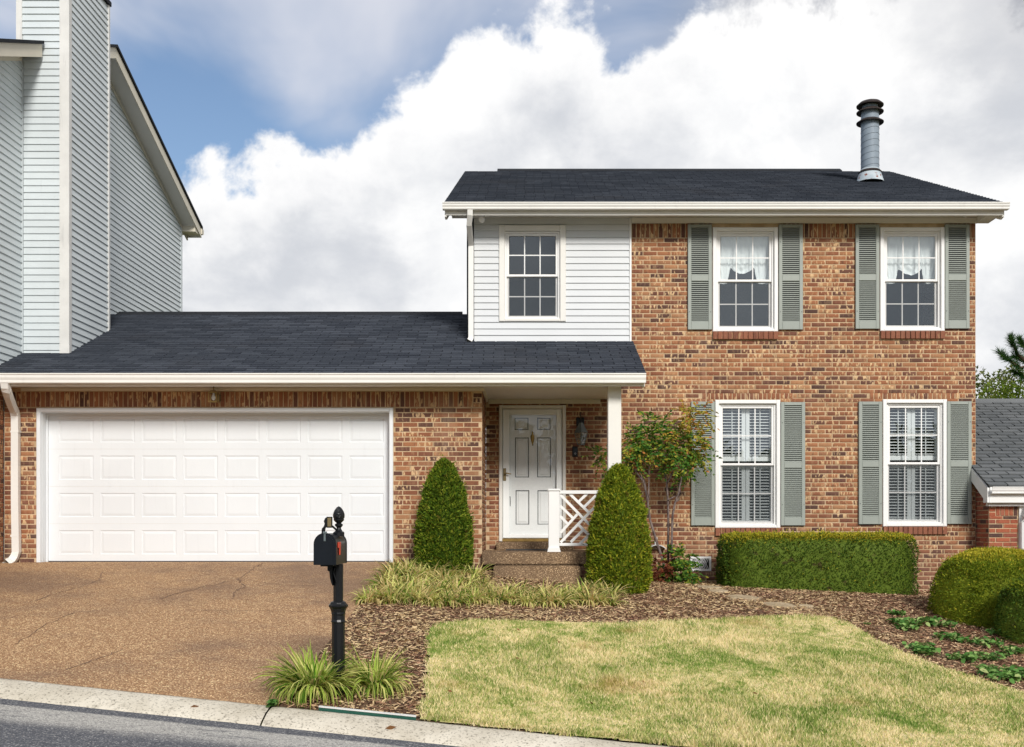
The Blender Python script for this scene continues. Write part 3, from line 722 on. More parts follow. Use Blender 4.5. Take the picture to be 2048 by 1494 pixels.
for x0, x1, y0, y1, lb in ((1376, 1424, 659, 448.5, 'upper shutter beside the siding'), (1558, 1606, 659, 448.5, 'upper shutter inside the first upper window'), (1711.5, 1759, 657.5, 448.5, 'upper shutter inside the corner window'), (1890.5, 1939.5, 657, 448.5, 'upper shutter at the outer corner'),
                           (1382.5, 1429.5, 1051, 803, 'lower shutter behind the orange leaved shrub'), (1562, 1610.5, 1051, 804, 'lower shutter above the clipped hedge'), (1718, 1764.5, 1048.5, 803, 'lower shutter above the end of the hedge'), (1894.5, 1943.5, 1048, 802.5, 'lower shutter next to the red brick wall')):
    shutter(XX(x0, 16.46), XX(x1, 16.46), ZZ(y0, 16.46), min(ZZ(y1, 16.46), 6.205), lb)

# ---- lap siding
def siding_board(parent, m, origin, u, n, u0, u1, z, h=.0995, lip=.018, u0t=None, u1t=None):
    """one lapped board: lower edge proud, upper edge tucked behind the next; the top may have its own extent for raked ends"""
    u0t = u0 if u0t is None else u0t; u1t = u1 if u1t is None else u1t
    O = Vector(origin); U = Vector(u); N = Vector(n); Zv = Vector((0, 0, 1))
    def p(a, d, zz): return O+U*a+N*d+Zv*zz
    V = [p(u0, 0, z), p(u1, 0, z), p(u1, lip, z), p(u0, lip, z), p(u1, lip, z+.006), p(u0, lip, z+.006), p(u1t, .002, z+h), p(u0t, .002, z+h)]
    me = bpy.data.meshes.new('siding_board'); me.from_pydata([tuple(v) for v in V], [], [(0, 1, 2, 3), (3, 2, 4, 5), (5, 4, 6, 7), (0, 3, 5, 7), (1, 6, 4, 2)])
    return link('siding_board', me, m, parent)
sd = sheet((-.853, XM, 4.35, 6.32), [(SW[0]+.03, SW[1]-.03, SW[2]+.03, SW[3]-.03)], lambda u, z, d: (u, .003+d, z), .0).build('siding', 'siding_white', house, fix=False)
z = 4.405
while z < 6.27:
    if z+.0995 <= SW[2]+.02 or z >= SW[3]-.02: siding_board(sd, 'siding_white', (0, 0, 0), (1, 0, 0), (0, -1, 0), -.85, XM-.03, z)
    else:
        siding_board(sd, 'siding_white', (0, 0, 0), (1, 0, 0), (0, -1, 0), -.85, SW[0]+.004, z); siding_board(sd, 'siding_white', (0, 0, 0), (1, 0, 0), (0, -1, 0), SW[1]-.004, XM-.03, z)
    z += .0995
MB().cbox(XM-.032, XM-.002, -.03, .02, 4.385, 6.28, .004).build('corner_trim', 'trim_bright', house)
MB().cbox(-.853, XM-.034, -.02, .01, 4.37, 4.402, .004).build('starter_trim', 'trim_bright', house)

# ---- roofs
def shingle_field(parent, m, x0, x1, e0, zf, pitch, length, single=0, seed=1, exposure=.127, tab=.305, xr=None, thick=.016, gap=.012):
    """rows of tabs from the eave (y=e0, z=zf) up the slope; xr(y) gives the x extent of a row"""
    rr = random.Random(seed); ca, sa = math.cos(math.atan(pitch)), math.sin(math.atan(pitch)); rows = int(length/exposure); V = []; Fq = []; k = 0
    for r in range(rows):
        s = r*exposure; yr = e0+s*ca
        a0, a1 = (x0, x1) if xr is None else xr(yr)
        if a1 <= a0: continue
        x = a0-(tab/2 if r % 2 else 0)-rr.uniform(0, .04)
        while x < a1:
            a, b = max(x, a0), min(x+tab-gap, a1)
            if b-a > .03:
                wob = rr.uniform(-.002, .004); t0 = thick+rr.uniform(-.002, .003); ln = exposure*1.25
                def q(xx, ss, tt): return (xx, e0+ss*ca-tt*sa, zf+ss*sa+tt*ca)
                sh = rr.uniform(-.004, .004)
                vs = [q(a, s+wob, 0), q(b, s+wob+sh, 0), q(b, s+wob+sh, t0), q(a, s+wob, t0), q(b, s+ln, .0015), q(a, s+ln, .0015)]
                fs = [(0, 1, 2, 3), (3, 2, 4, 5), (0, 3, 5), (1, 4, 2)]
                if k < single:
                    me = bpy.data.meshes.new('shingle'); me.from_pydata(vs, [], fs); link('shingle', me, m, parent)
                else:
                    n = len(V); V += vs; Fq += [tuple(i+n for i in f) for f in fs]
                k += 1
            x += tab
    if V:
        me = bpy.data.meshes.new('shingles'); me.from_pydata(V, [], Fq); link('shingles', me, m, parent, 'stuff')
def gutter(x0, x1, yf, zt, h, parent, depth=.115, m='gutter', capl=True):
    """K-style gutter: stepped front profile"""
    yb = yf+depth
    pr = [(yf, zt), (yf, zt-.014), (yf+.012, zt-.02), (yf+.014, zt-h*.45), (yf+.03, zt-h*.74), (yf+.03, zt-h*.82), (yf+.024, zt-h*.86), (yf+.03, zt-h), (yb, zt-h), (yb, zt), (yb-.006, zt), (yb-.006, zt-h+.008), (yf+.036, zt-h+.008), (yf+.022, zt-h*.45), (yf+.022, zt-.006), (yf+.01, zt)]
    return MB().prism_x(pr, x0, x1).build('gutter', m, parent)
# main roof
PM = .4167; E0 = 16.02-D0; EZ = 6.365; RD = 21.4-D0; RZ = EZ+PM*(RD-E0)
RX0, RX1 = -1.275, 7.04
mr = MB(); t = .09
mr.prism_x([(E0, EZ), (RD, RZ), (RD+RD-E0, EZ), (RD+RD-E0, EZ-t), (RD, RZ-t), (E0, EZ-t)], RX0+.01, RX1-.01)
roof = mr.build('roof', 'roof_edge', house); roof['label'] = 'upper charcoal shingle roof'
L = math.hypot(RD-E0, RZ-EZ)
shingle_field(roof, 'shingle', RX0, RX1, E0-.01, EZ+.004, PM, L, 0, 3)
rc = MB(); rc.prism_x([(RD-.15, RZ-.03), (RD, RZ+.055), (RD+.15, RZ-.03), (RD+.15, RZ-.05), (RD, RZ+.03), (RD-.15, RZ-.05)], XX(995, 21.4), XX(1680, 21.4)); rc.build('ridge_cap', 'roof_edge', roof)
# gable rake boards, fascia, soffit, gutter
for x0, x1 in ((RX0+.012, RX0+.04), (RX1-.04, RX1-.012)):
    MB().prism_x([(E0+.03, EZ-t+.01), (RD, RZ-t), (RD, RZ-t-.16), (E0+.12, EZ-t-.11), (E0+.03, EZ-t-.09)], x0, x1).build('rake_board', 'trim', house)
gt = gutter(XX(885, 15.95), XX(2019, 15.95), 15.92-D0, ZZ(403.5, 15.92), .098, house)
MB().box(XX(892, 16.06), XX(2005, 16.06), 16.045-D0, 16.07-D0, 6.205, 6.36).build('fascia', 'trim', house)
MB().box(XX(900, 16.06), XX(2003, 16.06), 16.071-D0, .02, 6.292, 6.31).build('soffit', 'soffit', house)
MB().cbox(XM+.002, XR+.02, -.034, .004, 6.208, 6.291, .006).build('frieze', 'trim', house)
MB().prism_x([(16.072-D0, 6.291), (RD, RZ-.2), (RD, RZ-.22), (16.072-D0, 6.275)], RX0+.041, -.862).build('rake_soffit', 'soffit', house)
MB().box(XR+.004, XX(2003, 16.06)-.001, 16.072-D0, .02, 6.215, 6.2915).build('eave_return', 'trim', house)
# flue
fl = MB(); fx, fy = XX(1740, 19.3), 19.3-D0; fz = lambda py: ZZ(py, 19.3)
fb_ = MB().lathe([(.245, 0), (.20, .14), (.165, .24)], (fx, fy, fz(366)), 24, cap=False).build('flue_base', 'flue_base', house, smooth=True)
fp = MB().lathe([(.158, -.1), (.158, fz(236)-fz(350))], (fx, fy, fz(350)), 24, cap=False).build('flue_pipe', 'flue_grey', house, smooth=True)
for i in range(7):
    zz = fz(262+i*12.3); n = 32
    sm = MB(); sm.tube([(fx+.1595*math.cos(a), fy+.1595*math.sin(a), zz+.035*math.sin(a*1.0+2.4)) for a in [2*math.pi*j/n for j in range(n+1)]], .0022, 4); sm.build('flue_seam', 'dark_line', fp)
MB().lathe([(.16, -.03), (.20, -.035), (.205, -.02), (.165, .02)], (fx, fy, fz(343)), 24).build('storm_collar', 'flue_dark', house, smooth=True)
for py, r in ((243, .235), (222, .233), (209, .233)):
    MB().lathe([(.14, -.01), (r, -.035), (r+.003, -.022), (.15, .035)], (fx, fy, fz(py)), 28).build('flue_ring', 'flue_dark', house, smooth=True)
MB().lathe([(.155, -.02), (.155, .15), (.135, .16), (.135, .25)], (fx, fy, fz(240)), 24).build('flue_neck', 'flue_grey', house, smooth=True)
MB().lathe([(.235, 0), (.18, .05), (.09, .085), (.0, .095)], (fx, fy, fz(211)), 28).build('flue_cap', 'flue_dark', house, smooth=True)

# garage and porch roof
PG = .4; GE = 14.6-D0; GEZ = 3.648; GRD = 18.55-D0; GRZ = GEZ+PG*(GRD-GE); GX0, GX1 = -7.36, 1.565
gr = MB(); t = .08
gr.add([(GX0, GE, GEZ), (GX1, GE, GEZ), (GX1, -.0, GEZ+PG*(-GE)), (-.862, 0, GEZ+PG*(-GE)), (-.862, GRD, GRZ), (GX0, GRD, GRZ)], [(0, 1, 2, 3, 4, 5)])
gr.add([(GX0, GE, GEZ-t), (GX1, GE, GEZ-t), (GX1, 0, GEZ+PG*(-GE)-t), (GX1, 0, GEZ+PG*(-GE)), (GX1, GE, GEZ), (GX0, GE, GEZ)], [(0, 1, 4, 5), (1, 2, 3, 4)])
gr.add([(GX0, GRD, GRZ), (-.862, GRD, GRZ), (-.862, GRD+3.95, GEZ), (GX0, GRD+3.95, GEZ)], [(0, 1, 2, 3)])
groof = gr.build('roof', 'roof_edge', house, fix=False); groof['label'] = 'low charcoal shingle roof over garage and porch'
shingle_field(groof, 'shingle', GX0, GX1, GE-.012, GEZ+.004, PG, math.hypot(GRD-GE, GRZ-GEZ)+.05, 300, 5, xr=lambda y: (GX0, GX1) if y < -.08 else (GX0, -.862))
MB().prism_x([(GRD-.15, GRZ-.035), (GRD, GRZ+.045), (GRD+.15, GRZ-.035), (GRD+.15, GRZ-.05), (GRD, GRZ+.02), (GRD-.15, GRZ-.05)], XX(238, 18.55), XX(925, 18.55)).build('ridge_cap', 'roof_edge', groof)
MB().box(-.86, XM, -.022, -.004, 4.345, 4.40).build('flashing', 'roof_edge', groof)
gutter(-7.36, XX(1292.5, 14.5), 14.5-D0, ZZ(746, 14.5), .128, house)
MB().box(-7.05, XX(1288, 14.62), 14.616-D0, 14.645-D0, 3.487, 3.64).build('fascia', 'trim', house)
MB().box(-7.36, 1.252, 14.646-D0, YG+.02, 3.532, 3.545).build('soffit', 'soffit', house)
MB().box(XL+.002, 1.252, YG+.021, -.002, 3.53, 3.543).build('porch_ceiling', 'soffit', house)
MB().cbox(-7.1, XL+.035, YG-.034, YG+.003, 3.484, 3.531, .006).build('frieze', 'trim_cream', house)
MB().cbox(XL+.036, 1.07, -.036, .003, 3.46, 3.529, .006).build('porch_trim', 'trim_cream', house)
MB().box(XL+.004, XL+.034, YG+.004, -.037, 3.484, 3.529).build('porch_trim', 'trim_cream', house)
MB().prism_x([(14.646-D0, 3.487), (14.646-D0, 3.61), (-.004, 3.61+PG*1.85), (-.004, 3.47+PG*1.85), (-1.72, 3.487)], GX1-.04, GX1-.012).build('rake_board', 'trim', house)
MB().prism_x([(14.646-D0, 3.546), (14.646-D0, 3.57), (-.004, 3.57+PG*1.85), (-.004, 3.546)], 1.235, 1.25).build('porch_gable', 'trim', house)
# downspouts
def downspout(pts, w, d, label):
    """rectangular pipe along points in a vertical plane facing the street"""
    mb = MB(); P3 = [Vector(p) for p in pts]; vs = []
    for i, p in enumerate(P3):
        t_ = (P3[min(i+1, len(P3)-1)]-P3[max(i-1, 0)]).normalized(); sx = Vector((-t_.z, 0, t_.x)); sx = sx.normalized() if sx.length > .1 else Vector((1, 0, 0)); sy = t_.cross(sx).normalized()
        vs += [p+sx*w/2+sy*d/2, p-sx*w/2+sy*d/2, p-sx*w/2-sy*d/2, p+sx*w/2-sy*d/2]
    n = len(P3); mb.add(vs, [(4*i+j, 4*i+(j+1) % 4, 4*i+4+(j+1) % 4, 4*i+4+j) for i in range(n-1) for j in range(4)])
    o = mb.build('downspout', 'gutter', house); o['label'] = label; return o
yd = YG-.055
dsx, top = XX(31, 15.07), XX(16, 14.65)
ds = downspout([(top, 14.57-D0, 3.53), (top, 14.59-D0, 3.465), (top*.95+dsx*.05, 14.625-D0, 3.425), (top*.75+dsx*.25, 14.71-D0, 3.37), (top*.3+dsx*.7, 14.90-D0, 3.26), (top*.06+dsx*.94, yd-.045, 3.19), (dsx, yd-.008, 3.14), (dsx, yd, 3.09), (dsx, yd, 2.0), (dsx+.012, yd, 1.24), (dsx-.005, yd-.015, 1.17), (dsx-.03, yd-.07, 1.11), (dsx-.055, yd-.16, 1.085)], .10, .075, 'white downspout at the corner of the garage')
MB().box(dsx-.056, dsx+.056, yd-.04, YG-.002, 1.45, 1.475).build('strap', 'gutter', ds); MB().box(dsx-.056, dsx+.056, yd-.04, YG-.002, 2.9, 2.925).build('strap', 'gutter', ds)
d2 = XX(942, 16.43)
ds2 = downspout([(XX(940.5, 16.0), 15.98-D0, 6.29), (XX(940.5, 16.0), 16.0-D0, 6.2), (d2-.01, 16.1-D0, 6.08), (d2, -.07, 5.87), (d2, -.06, 5.8), (d2, -.06, 4.46), (d2-.01, -.075, 4.42), (d2-.03, -.13, 4.385)], .078, .06, 'white downspout beside the upper siding')
# porch column
pcx = (XX(1215, 14.95), XX(1241.5, 14.95))
MB().cbox(pcx[0], pcx[1], 14.86-D0, 15.04-D0, 1.23, 3.53, .008).build('porch_column', 'trim', house)

# ---- garage door
gd_y = YG+.19
gc = MB(); cw = .055
gc.cbox(GD[0], GD[0]+cw, YG-.03, YG+.03, 1.02, GD[3], .008); gc.cbox(GD[1]-cw, GD[1], YG-.03, YG+.03, 1.02, GD[3], .008); gc.cbox(GD[0]+cw, GD[1]-cw, YG-.029, YG+.03, GD[3]-cw, GD[3]-.001, .008)
gcas = gc.build('garage_door_frame', 'garage_white', house)
gj = MB(); gj.box(GD[0]+.02, GD[0]+cw+.004, YG+.031, gd_y+.05, 1.02, GD[3]-cw); gj.box(GD[1]-cw-.004, GD[1]-.02, YG+.031, gd_y+.05, 1.02, GD[3]-cw); gj.box(GD[0]+cw+.005, GD[1]-cw-.005, YG+.031, gd_y+.05, GD[3]-cw-.004, GD[3]-.02)
gj.box(GD[0]+cw+.005, GD[0]+cw+.025, gd_y-.035, gd_y-.004, 1.03, GD[3]-cw-.005); gj.box(GD[1]-cw-.025, GD[1]-cw-.005, gd_y-.035, gd_y-.004, 1.03, GD[3]-cw-.005); gj.box(GD[0]+cw+.026, GD[1]-cw-.026, gd_y-.034, gd_y-.004, GD[3]-cw-.03, GD[3]-cw-.006)
gj.build('garage_jamb', 'garage_white', gcas)
gx0, gx1, gz0, gz1 = GD[0]+cw+.007, GD[1]-cw-.007, 1.105, GD[3]-cw-.008
px0, ppx, ppz, pw, ph = XX(118.5, 15.33), .5865, .528, .488, .338
pz0 = ZZ(1108.5, 15.33)
cells = [(px0+ppx*i, px0+ppx*i+pw, pz0+ppz*j, pz0+ppz*j+ph) for i in range(8) for j in range(4)]
gdoor = sheet((gx0, gx1, gz0, gz1), cells, lambda u, z, d: (u, gd_y+d, z)).build('garage_door', 'garage_white', house, fix=False)
gdoor['label'] = 'wide white sectional garage door with raised panels'
pm_ = MB(); rings = [(0, 0), (.008, .008), (.016, .008), (.048, .002), (.05, .002)]
for k_, (i_, d_) in enumerate(rings):
    pm_.v += [(i_, d_, i_), (pw-i_, d_, i_), (pw-i_, d_, ph-i_), (i_, d_, ph-i_)]
for k_ in range(len(rings)-1):
    for j in range(4): pm_.f.append((4*k_+j, 4*k_+(j+1) % 4, 4*k_+4+(j+1) % 4, 4*k_+4+j))
n_ = 4*(len(rings)-1); pm_.f.append((n_, n_+1, n_+2, n_+3))
pme = bpy.data.meshes.new('panel'); pme.from_pydata(pm_.v, [], pm_.f); pme.materials.append(MATS['garage_white'])
for a, b, c, d in cells: link('panel', pme, None, gdoor, None, (a, gd_y, c))
for j in (1, 2, 3):                                              # the gap between door sections
    zz = pz0+ppz*j-(ppz-ph)/2; MB().box(gx0, gx1, gd_y-.0015, gd_y+.002, zz-.0022, zz+.0022).build('section_joint', 'trim_old', gdoor)
MB().box(gx0, gx1, gd_y-.012, gd_y+.02, 1.088, 1.106).build('bottom_seal', 'dark_line', gdoor)
MB().box(gx0, gx1, gd_y+.03, gd_y+.05, 1.0, 3.25).build('door_backing', 'room_wall', gdoor)

# ---- front door
x0, x1, z0, z1 = DOOR
dc = MB(); cw = .05
for a, b in ((x0, x0+cw), (x1-cw, x1)): dc.cbox(a, b, -.03, .03, z0, z1, .008)
dc.cbox(x0+cw, x1-cw, -.029, .03, z1-cw, z1-.001, .008)
dfr = dc.build('door_frame', 'trim', house)
dj = MB(); dj.box(x0+.02, x0+cw+.004, .031, .15, z0, z1-cw); dj.box(x1-cw-.004, x1-.02, .031, .15, z0, z1-cw); dj.box(x0+cw+.005, x1-cw-.005, .031, .15, z1-cw-.004, z1-.02); dj.build('door_jamb', 'trim', dfr)
MB().box(x0+cw, x1-cw, -.01, .12, z0, z0+.045).build('threshold', 'brass', dfr)
s0, s1, t0, t1 = x0+cw+.01, x1-cw-.01, z0+.05, z1-cw-.01
st = MB(); gx = (XX(1018.5), XX(1113), ZZ(1068), ZZ(829.5))
st.cbox(s0, gx[0], .005, .04, t0, t1, .006); st.cbox(gx[1], s1, .005, .04, t0, t1, .006); st.cbox(gx[0], gx[1], .006, .04, gx[3], t1-.001, .006); st.cbox(gx[0], gx[1], .006, .04, t0+.001, gx[2], .006)
storm = st.build('storm_door', 'door_white', house); storm['label'] = 'white storm door with full glass'
MB().add([(gx[0]-.01, .022, gx[2]-.01), (gx[1]+.01, .022, gx[2]-.01), (gx[1]+.01, .022, gx[3]+.01), (gx[0]-.01, .022, gx[3]+.01)], [(0, 1, 2, 3)]).build('pane', 'storm_pane', storm, fix=False)
pn = [(1029.8, 1056.5, 859.5, 836), (1074.5, 1100.5, 859.2, 836), (1030.4, 1057.5, 954.5, 875.3), (1074.8, 1101.5, 954.3, 875.3), (1031.7, 1058.2, 1048.7, 980.7), (1075.5, 1102, 1048.7, 980.7)]
dy = .085; DS = D0+dy
pans = [(XX(a, DS), XX(b, DS), ZZ(c, DS), ZZ(d, DS)) for a, b, c, d in pn]
slab = sheet((x0+cw, x1-cw, z0+.045, z1-cw), pans, lambda u, z, d: (u, dy+d, z)).build('front_door', 'door_white', house, fix=False); slab['label'] = 'white six panel front door with dark panel outlines'
for a, b, c, d in pans:
    w_, h_ = b-a, d-c; m_ = MB(); rg = [(0, 0), (.010, .008), (.03, .008), (.045, .001)]
    for i_, d_ in rg: m_.v += [(a+i_, dy+d_, c+i_), (b-i_, dy+d_, c+i_), (b-i_, dy+d_, d-i_), (a+i_, dy+d_, d-i_)]
    for k_ in range(3):
        for j in range(4): m_.f.append((4*k_+j, 4*k_+(j+1) % 4, 4*k_+4+(j+1) % 4, 4*k_+4+j))
    m_.f.append((12, 13, 14, 15)); po = m_.build('panel', 'door_white', slab, fix=False)
    ol = MB(); frame_ring(ol, a-.002, b+.002, c-.002, d+.002, .011, dy-.003, dy+.004, .001); ol.build('panel_outline', 'dark_line', slab)
kx, kz = XX(1065, DS), ZZ(876, DS)
kn = MB().lathe([(.0, -.10), (.012, -.085), (.030, -.01), (.030, .03), (.016, .055), (.012, .075), (.018, .09), (.0, .105)], (0, 0, 0), 12).build('knocker', 'brass', slab, smooth=True); kn.matrix_local = Matrix.Translation((kx, dy-.004, kz)) @ Matrix.Diagonal((1, .45, 1, 1))
MB().lathe([(.013, -.003), (.013, .003)], (0, 0, 0), 12).build('peephole', 'dull_brass', slab).matrix_local = Matrix.Translation((kx+.003, dy-.004, ZZ(889.8, DS))) @ Matrix.Rotation(R(90), 4, 'X')
hx = XX(1009.3); hz = ZZ(949)
ho = MB().cbox(hx-.022, hx+.022, -.006, .005, hz-.095, hz+.095, .004).build('door_handle', 'dull_brass', storm)
MB().tube([(hx, -.006, hz+.01), (hx, -.05, hz+.012), (hx+.03, -.055, hz+.018), (hx+.10, -.05, hz+.006)], [.012, .011, .010, .008], 8).build('lever', 'dull_brass', ho)
MB().tube([(XX(1020.6), .0, ZZ(1012)), (XX(1020.6), -.02, ZZ(1008)), (XX(1020.6), -.02, ZZ(998)), (XX(1020), .0, ZZ(993))], .006, 6).build('pull', 'dark_line', storm)
# interior closure behind the front door and garage so no sky shows through
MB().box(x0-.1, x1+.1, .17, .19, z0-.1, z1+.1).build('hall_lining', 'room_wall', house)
def rebase(root, loc):
    """move a root to the thing's base while its parts stay where they are"""
    root.location = loc
    for ch in root.children: ch.matrix_parent_inverse = Matrix.Translation(-Vector(loc))
rebase(house, (2.0, 0, .6))

# ------------------------------------------------------------------ porch steps, mat, railing
ZP = 1.24; YP = 15.0-D0
ps = thing('porch_steps', 'brown exposed aggregate porch slab and step in front of the white door', 'steps')
def slabbox(name, x0, x1, y0, y1, z0, z1, c=.012, m='aggregate_step'):
    me = bpy.data.meshes.new(name); bm = bmesh.new(); bmesh.ops.create_cube(bm, size=1)
    for v in bm.verts: v.co = ((x0+x1)/2+v.co.x*(x1-x0), (y0+y1)/2+v.co.y*(y1-y0), (z0+z1)/2+v.co.z*(z1-z0))
    bmesh.ops.bevel(bm, geom=bm.edges[:], offset=c, segments=2, affect='EDGES'); bm.to_mesh(me); bm.free(); return link(name, me, m, ps)
slabbox('porch_slab', XL+.004, 1.36, YP, -.012, ZP-.175, ZP)
slabbox('step', XX(987, 14.7), XX(1161, 14.7), YP-.36, YP-.001, .74, ZP-.183)
slabbox('door_step', XX(993, 16.25), XX(1146, 16.25), -.29, -.013, ZP-.01, DOOR[2]-.004)
bs = MB().box(XX(1161, 14.9), 1.30, YP+.06, YP+.2, .6, ZP-.176).build('base_wall', 'mortar', ps)
lay(courses(XX(1161, 14.9), 1.31, .66, ZP-.18, [], .02), frame_at((0, YP+.052, 0), 0), bs, single=60)
rebase(ps, (.35, YP, .86))
mt = thing('doormat', 'thin dark doormat lying on the porch slab', 'doormat')
me = bpy.data.meshes.new('mat'); slab_ = MB().cbox(XX(1012, 16.0), XX(1096, 16.0), -.62, -.30, ZP+.001, ZP+.016, .004); slab_.build('mat_pad', 'doormat', mt); rebase(mt, (.1, -.45, ZP))

rl = thing('porch_railing', 'white porch railing with crossed diagonal bars and square newel post', 'railing')
RDp = 15.12; ry0, ry1 = RDp-.02-D0, RDp+.02-D0
nx0, nx1 = XX(1097, RDp), XX(1118.5, RDp); nz0, nz1 = ZP, ZZ(978, RDp)
nb = MB(); nb.cbox(nx0, nx1, RDp-.075-D0, RDp+.075-D0, nz0, nz1-.03, .006); nb.build('newel_post', 'trim_bright', rl)
MB().cbox(nx0-.012, nx1+.012, RDp-.088-D0, RDp+.088-D0, nz1-.03, nz1, .008).build('post_cap', 'trim_bright', rl)
MB().prism_y([(nx0-.018, nz0+.001), (nx1+.018, nz0+.001), (nx1+.003, nz0+.06), (nx0-.003, nz0+.06)], RDp-.09-D0, RDp+.09-D0).build('post_base', 'trim_bright', rl)
tr0, tr1 = ZZ(988, RDp), ZZ(981, RDp)
MB().cbox(nx1, pcx[0], ry0-.015, ry1+.015, tr0, tr1, .005).build('top_rail', 'trim_bright', rl)
MB().cbox(nx1, pcx[0], ry0, ry1, ZZ(1092, RDp), ZZ(1086, RDp), .005).build('bottom_rail', 'trim_bright', rl)
bars = [((285, 272), (720, 720)), ((455, 250), (815, 605)), ((628, 405), (790, 250)), ((735, 500), (960, 280)), ((290, 1165), (720, 720)), ((290, 985), (610, 632)), ((285, 480), (515, 705)), ((285, 672), (415, 810))]
def rz(p): return (XX(1090+p[0]/9.336, RDp), ZZ(960+p[1]/9.336, RDp))
for i, (a, b) in enumerate(bars):
    for q in (0, 1):
        if q: a, b = (1440-a[0], 1440-a[1]), (1440-b[0], 1440-b[1])
        e = .0006*(i*2+q)
        MB().bar(rz(a), rz(b), .036, ry0+.006+e, ry1-.006-e).build('diagonal_bar', 'trim_bright', rl)
rebase(rl, ((nx0+pcx[0])/2, RDp-D0, ZP))

# ------------------------------------------------------------------ lamps and small fittings on the house
wl = thing('wall_lantern', 'grey metal wall lantern with glass sides right of the front door', 'lantern')
lx, lD = XX(1162, 16.35), 16.35; ly = lD-D0; lz = lambda py: ZZ(py, lD)
MB().lathe([(.098, 0), (.032, .135), (.03, .14)], (lx, ly, lz(864)), 4, R(0), True).build('hood', 'lantern_grey', wl)
MB().lathe([(.106, -.008), (.106, .004)], (lx, ly, lz(864)), 4).build('hood_rim', 'lantern_grey', wl)
MB().lathe([(.05, 0), (.094, .16), (.088, .178)], (lx, ly, lz(888.5)), 4, 0, False).build('pane', 'lantern_pane', wl)
fr_ = MB()
for i in range(4):
    a = math.pi/2*i; fr_.tube([(lx+.052*math.cos(a), ly+.052*math.sin(a), lz(888.5)), (lx+.096*math.cos(a), ly+.096*math.sin(a), lz(866.5))], .006, 5)
fr_.lathe([(.055, -.012), (.055, .0)], (lx, ly, lz(888.5)), 4); fr_.lathe([(.082, -.004), (.082, .004)], (lx, ly, lz(878)), 4, 0, False); fr_.build('cage', 'lantern_grey', wl)
MB().lathe([(.012, 0), (.012, .05), (.02, .07), (.0, .10)], (lx, ly, lz(887)), 8).build('candle', 'bulb_white', wl)
MB().cbox(lx-.065, lx+.055, -.025, -.003, lz(850), lz(833), .006).build('backplate', 'black_paint', wl)
MB().tube([(lx, ly, lz(846)), (lx, ly, lz(838)), (lx, ly+.05, lz(833)), (lx, -.02, lz(838))], .012, 6).build('arm', 'black_paint', wl)
MB().tube([(lx, -.02, lz(836)), (lx-.005, -.025, lz(828)), (lx+.005, -.02, lz(822))], .006, 5).build('scroll', 'black_paint', wl)
rebase(wl, (lx, -.01, lz(850)))
db = thing('doorbell', 'small black doorbell with ring button below the wall lantern', 'doorbell')
bx, bz = XX(1150.3), ZZ(903.5)
MB().cbox(bx-.045, bx+.040, -.022, -.003, bz-.078, bz+.078, .006).build('housing', 'black_paint', db)
MB().cbox(bx-.026, bx+.026, -.034, -.0225, bz-.062, bz+.062, .005).build('face', 'mailbox_blue_black', db)
MB().tube([(bx+.011*math.cos(a), -.036, bz-.03+.011*math.sin(a)) for a in [2*math.pi*i/12 for i in range(13)]], .0022, 5).build('button_ring', 'trim_old', db)
rebase(db, (bx, 0, bz))
gl = thing('garage_lantern', 'small brass lantern with clear bulb hanging above the garage door', 'lantern')
qx, qD = XX(427, 14.98), 14.98; qy = qD-D0; qz = lambda py: ZZ(py, qD)
cg = MB(); hw = .052; zt_, zb_ = qz(785.5), qz(803.5)
for sx in (-1, 1):
    for sy in (-1, 1): cg.box(qx+sx*hw-.005, qx+sx*hw+.005, qy+sy*hw-.005, qy+sy*hw+.005, zb_, zt_)
for zz in (zb_, zt_):
    cg.box(qx-hw-.006, qx+hw+.006, qy-hw-.006, qy-hw+.006, zz-.006, zz+.006); cg.box(qx-hw-.006, qx+hw+.006, qy+hw-.006, qy+hw+.006, zz-.0055, zz+.0055)
    cg.box(qx-hw-.0065, qx-hw+.006, qy-hw+.006, qy+hw-.006, zz-.005, zz+.005); cg.box(qx+hw-.006, qx+hw+.0065, qy-hw+.006, qy+hw-.006, zz-.005, zz+.005)
cg.build('cage', 'brass', gl)
MB().lathe([(.078, 0), (.05, .022), (.012, .03)], (qx, qy, zt_+.006), 4, R(45)).build('cap', 'dull_brass', gl)
MB().lathe([(.0, -.045), (.022, -.035), (.030, -.012), (.022, .014), (.013, .03), (.013, .055)], (qx, qy, (zb_+zt_)/2+.004), 14).build('bulb', 'bulb_white', gl, smooth=True)
MB().lathe([(.0, 0), (.006, .002), (.010, .018), (.006, .028), (.012, .038), (.008, .05), (.003, .06)], (qx, qy, zt_+.034), 10).build('finial', 'dull_brass', gl, smooth=True)
MB().box(qx-.04, qx+.06, YG-.03, YG-.004, zb_+.02, zt_-.01).build('backplate', 'dull_brass', gl)
MB().box(qx-.008, qx+.008, qy+hw, YG-.03, zt_-.012, zt_).build('arm', 'dull_brass', gl)
rebase(gl, (qx, qy, zb_))
fl_ = thing('floodlight', 'white floodlight with round base under the upper eave beside the downspout', 'floodlight')
fx_, fy_ = XX(970, 16.3), 16.3-D0; fz_ = 6.291
MB().lathe([(.065, -.004), (.065, -.012), (.05, -.024), (.02, -.03)], (fx_, fy_, fz_), 16).build('mount_plate', 'trim', fl_, smooth=True)
MB().tube([(fx_, fy_, fz_-.02), (fx_-.015, fy_-.03, fz_-.06), (fx_-.03, fy_-.08, fz_-.10)], .014, 8).build('stem', 'trim', fl_)
hd = MB().lathe([(.022, 0), (.03, .03), (.042, .075), (.048, .085), (.046, .09), (.0, .082)], (0, 0, 0), 16).build('lamp_head', 'bulb_white', fl_, smooth=True)
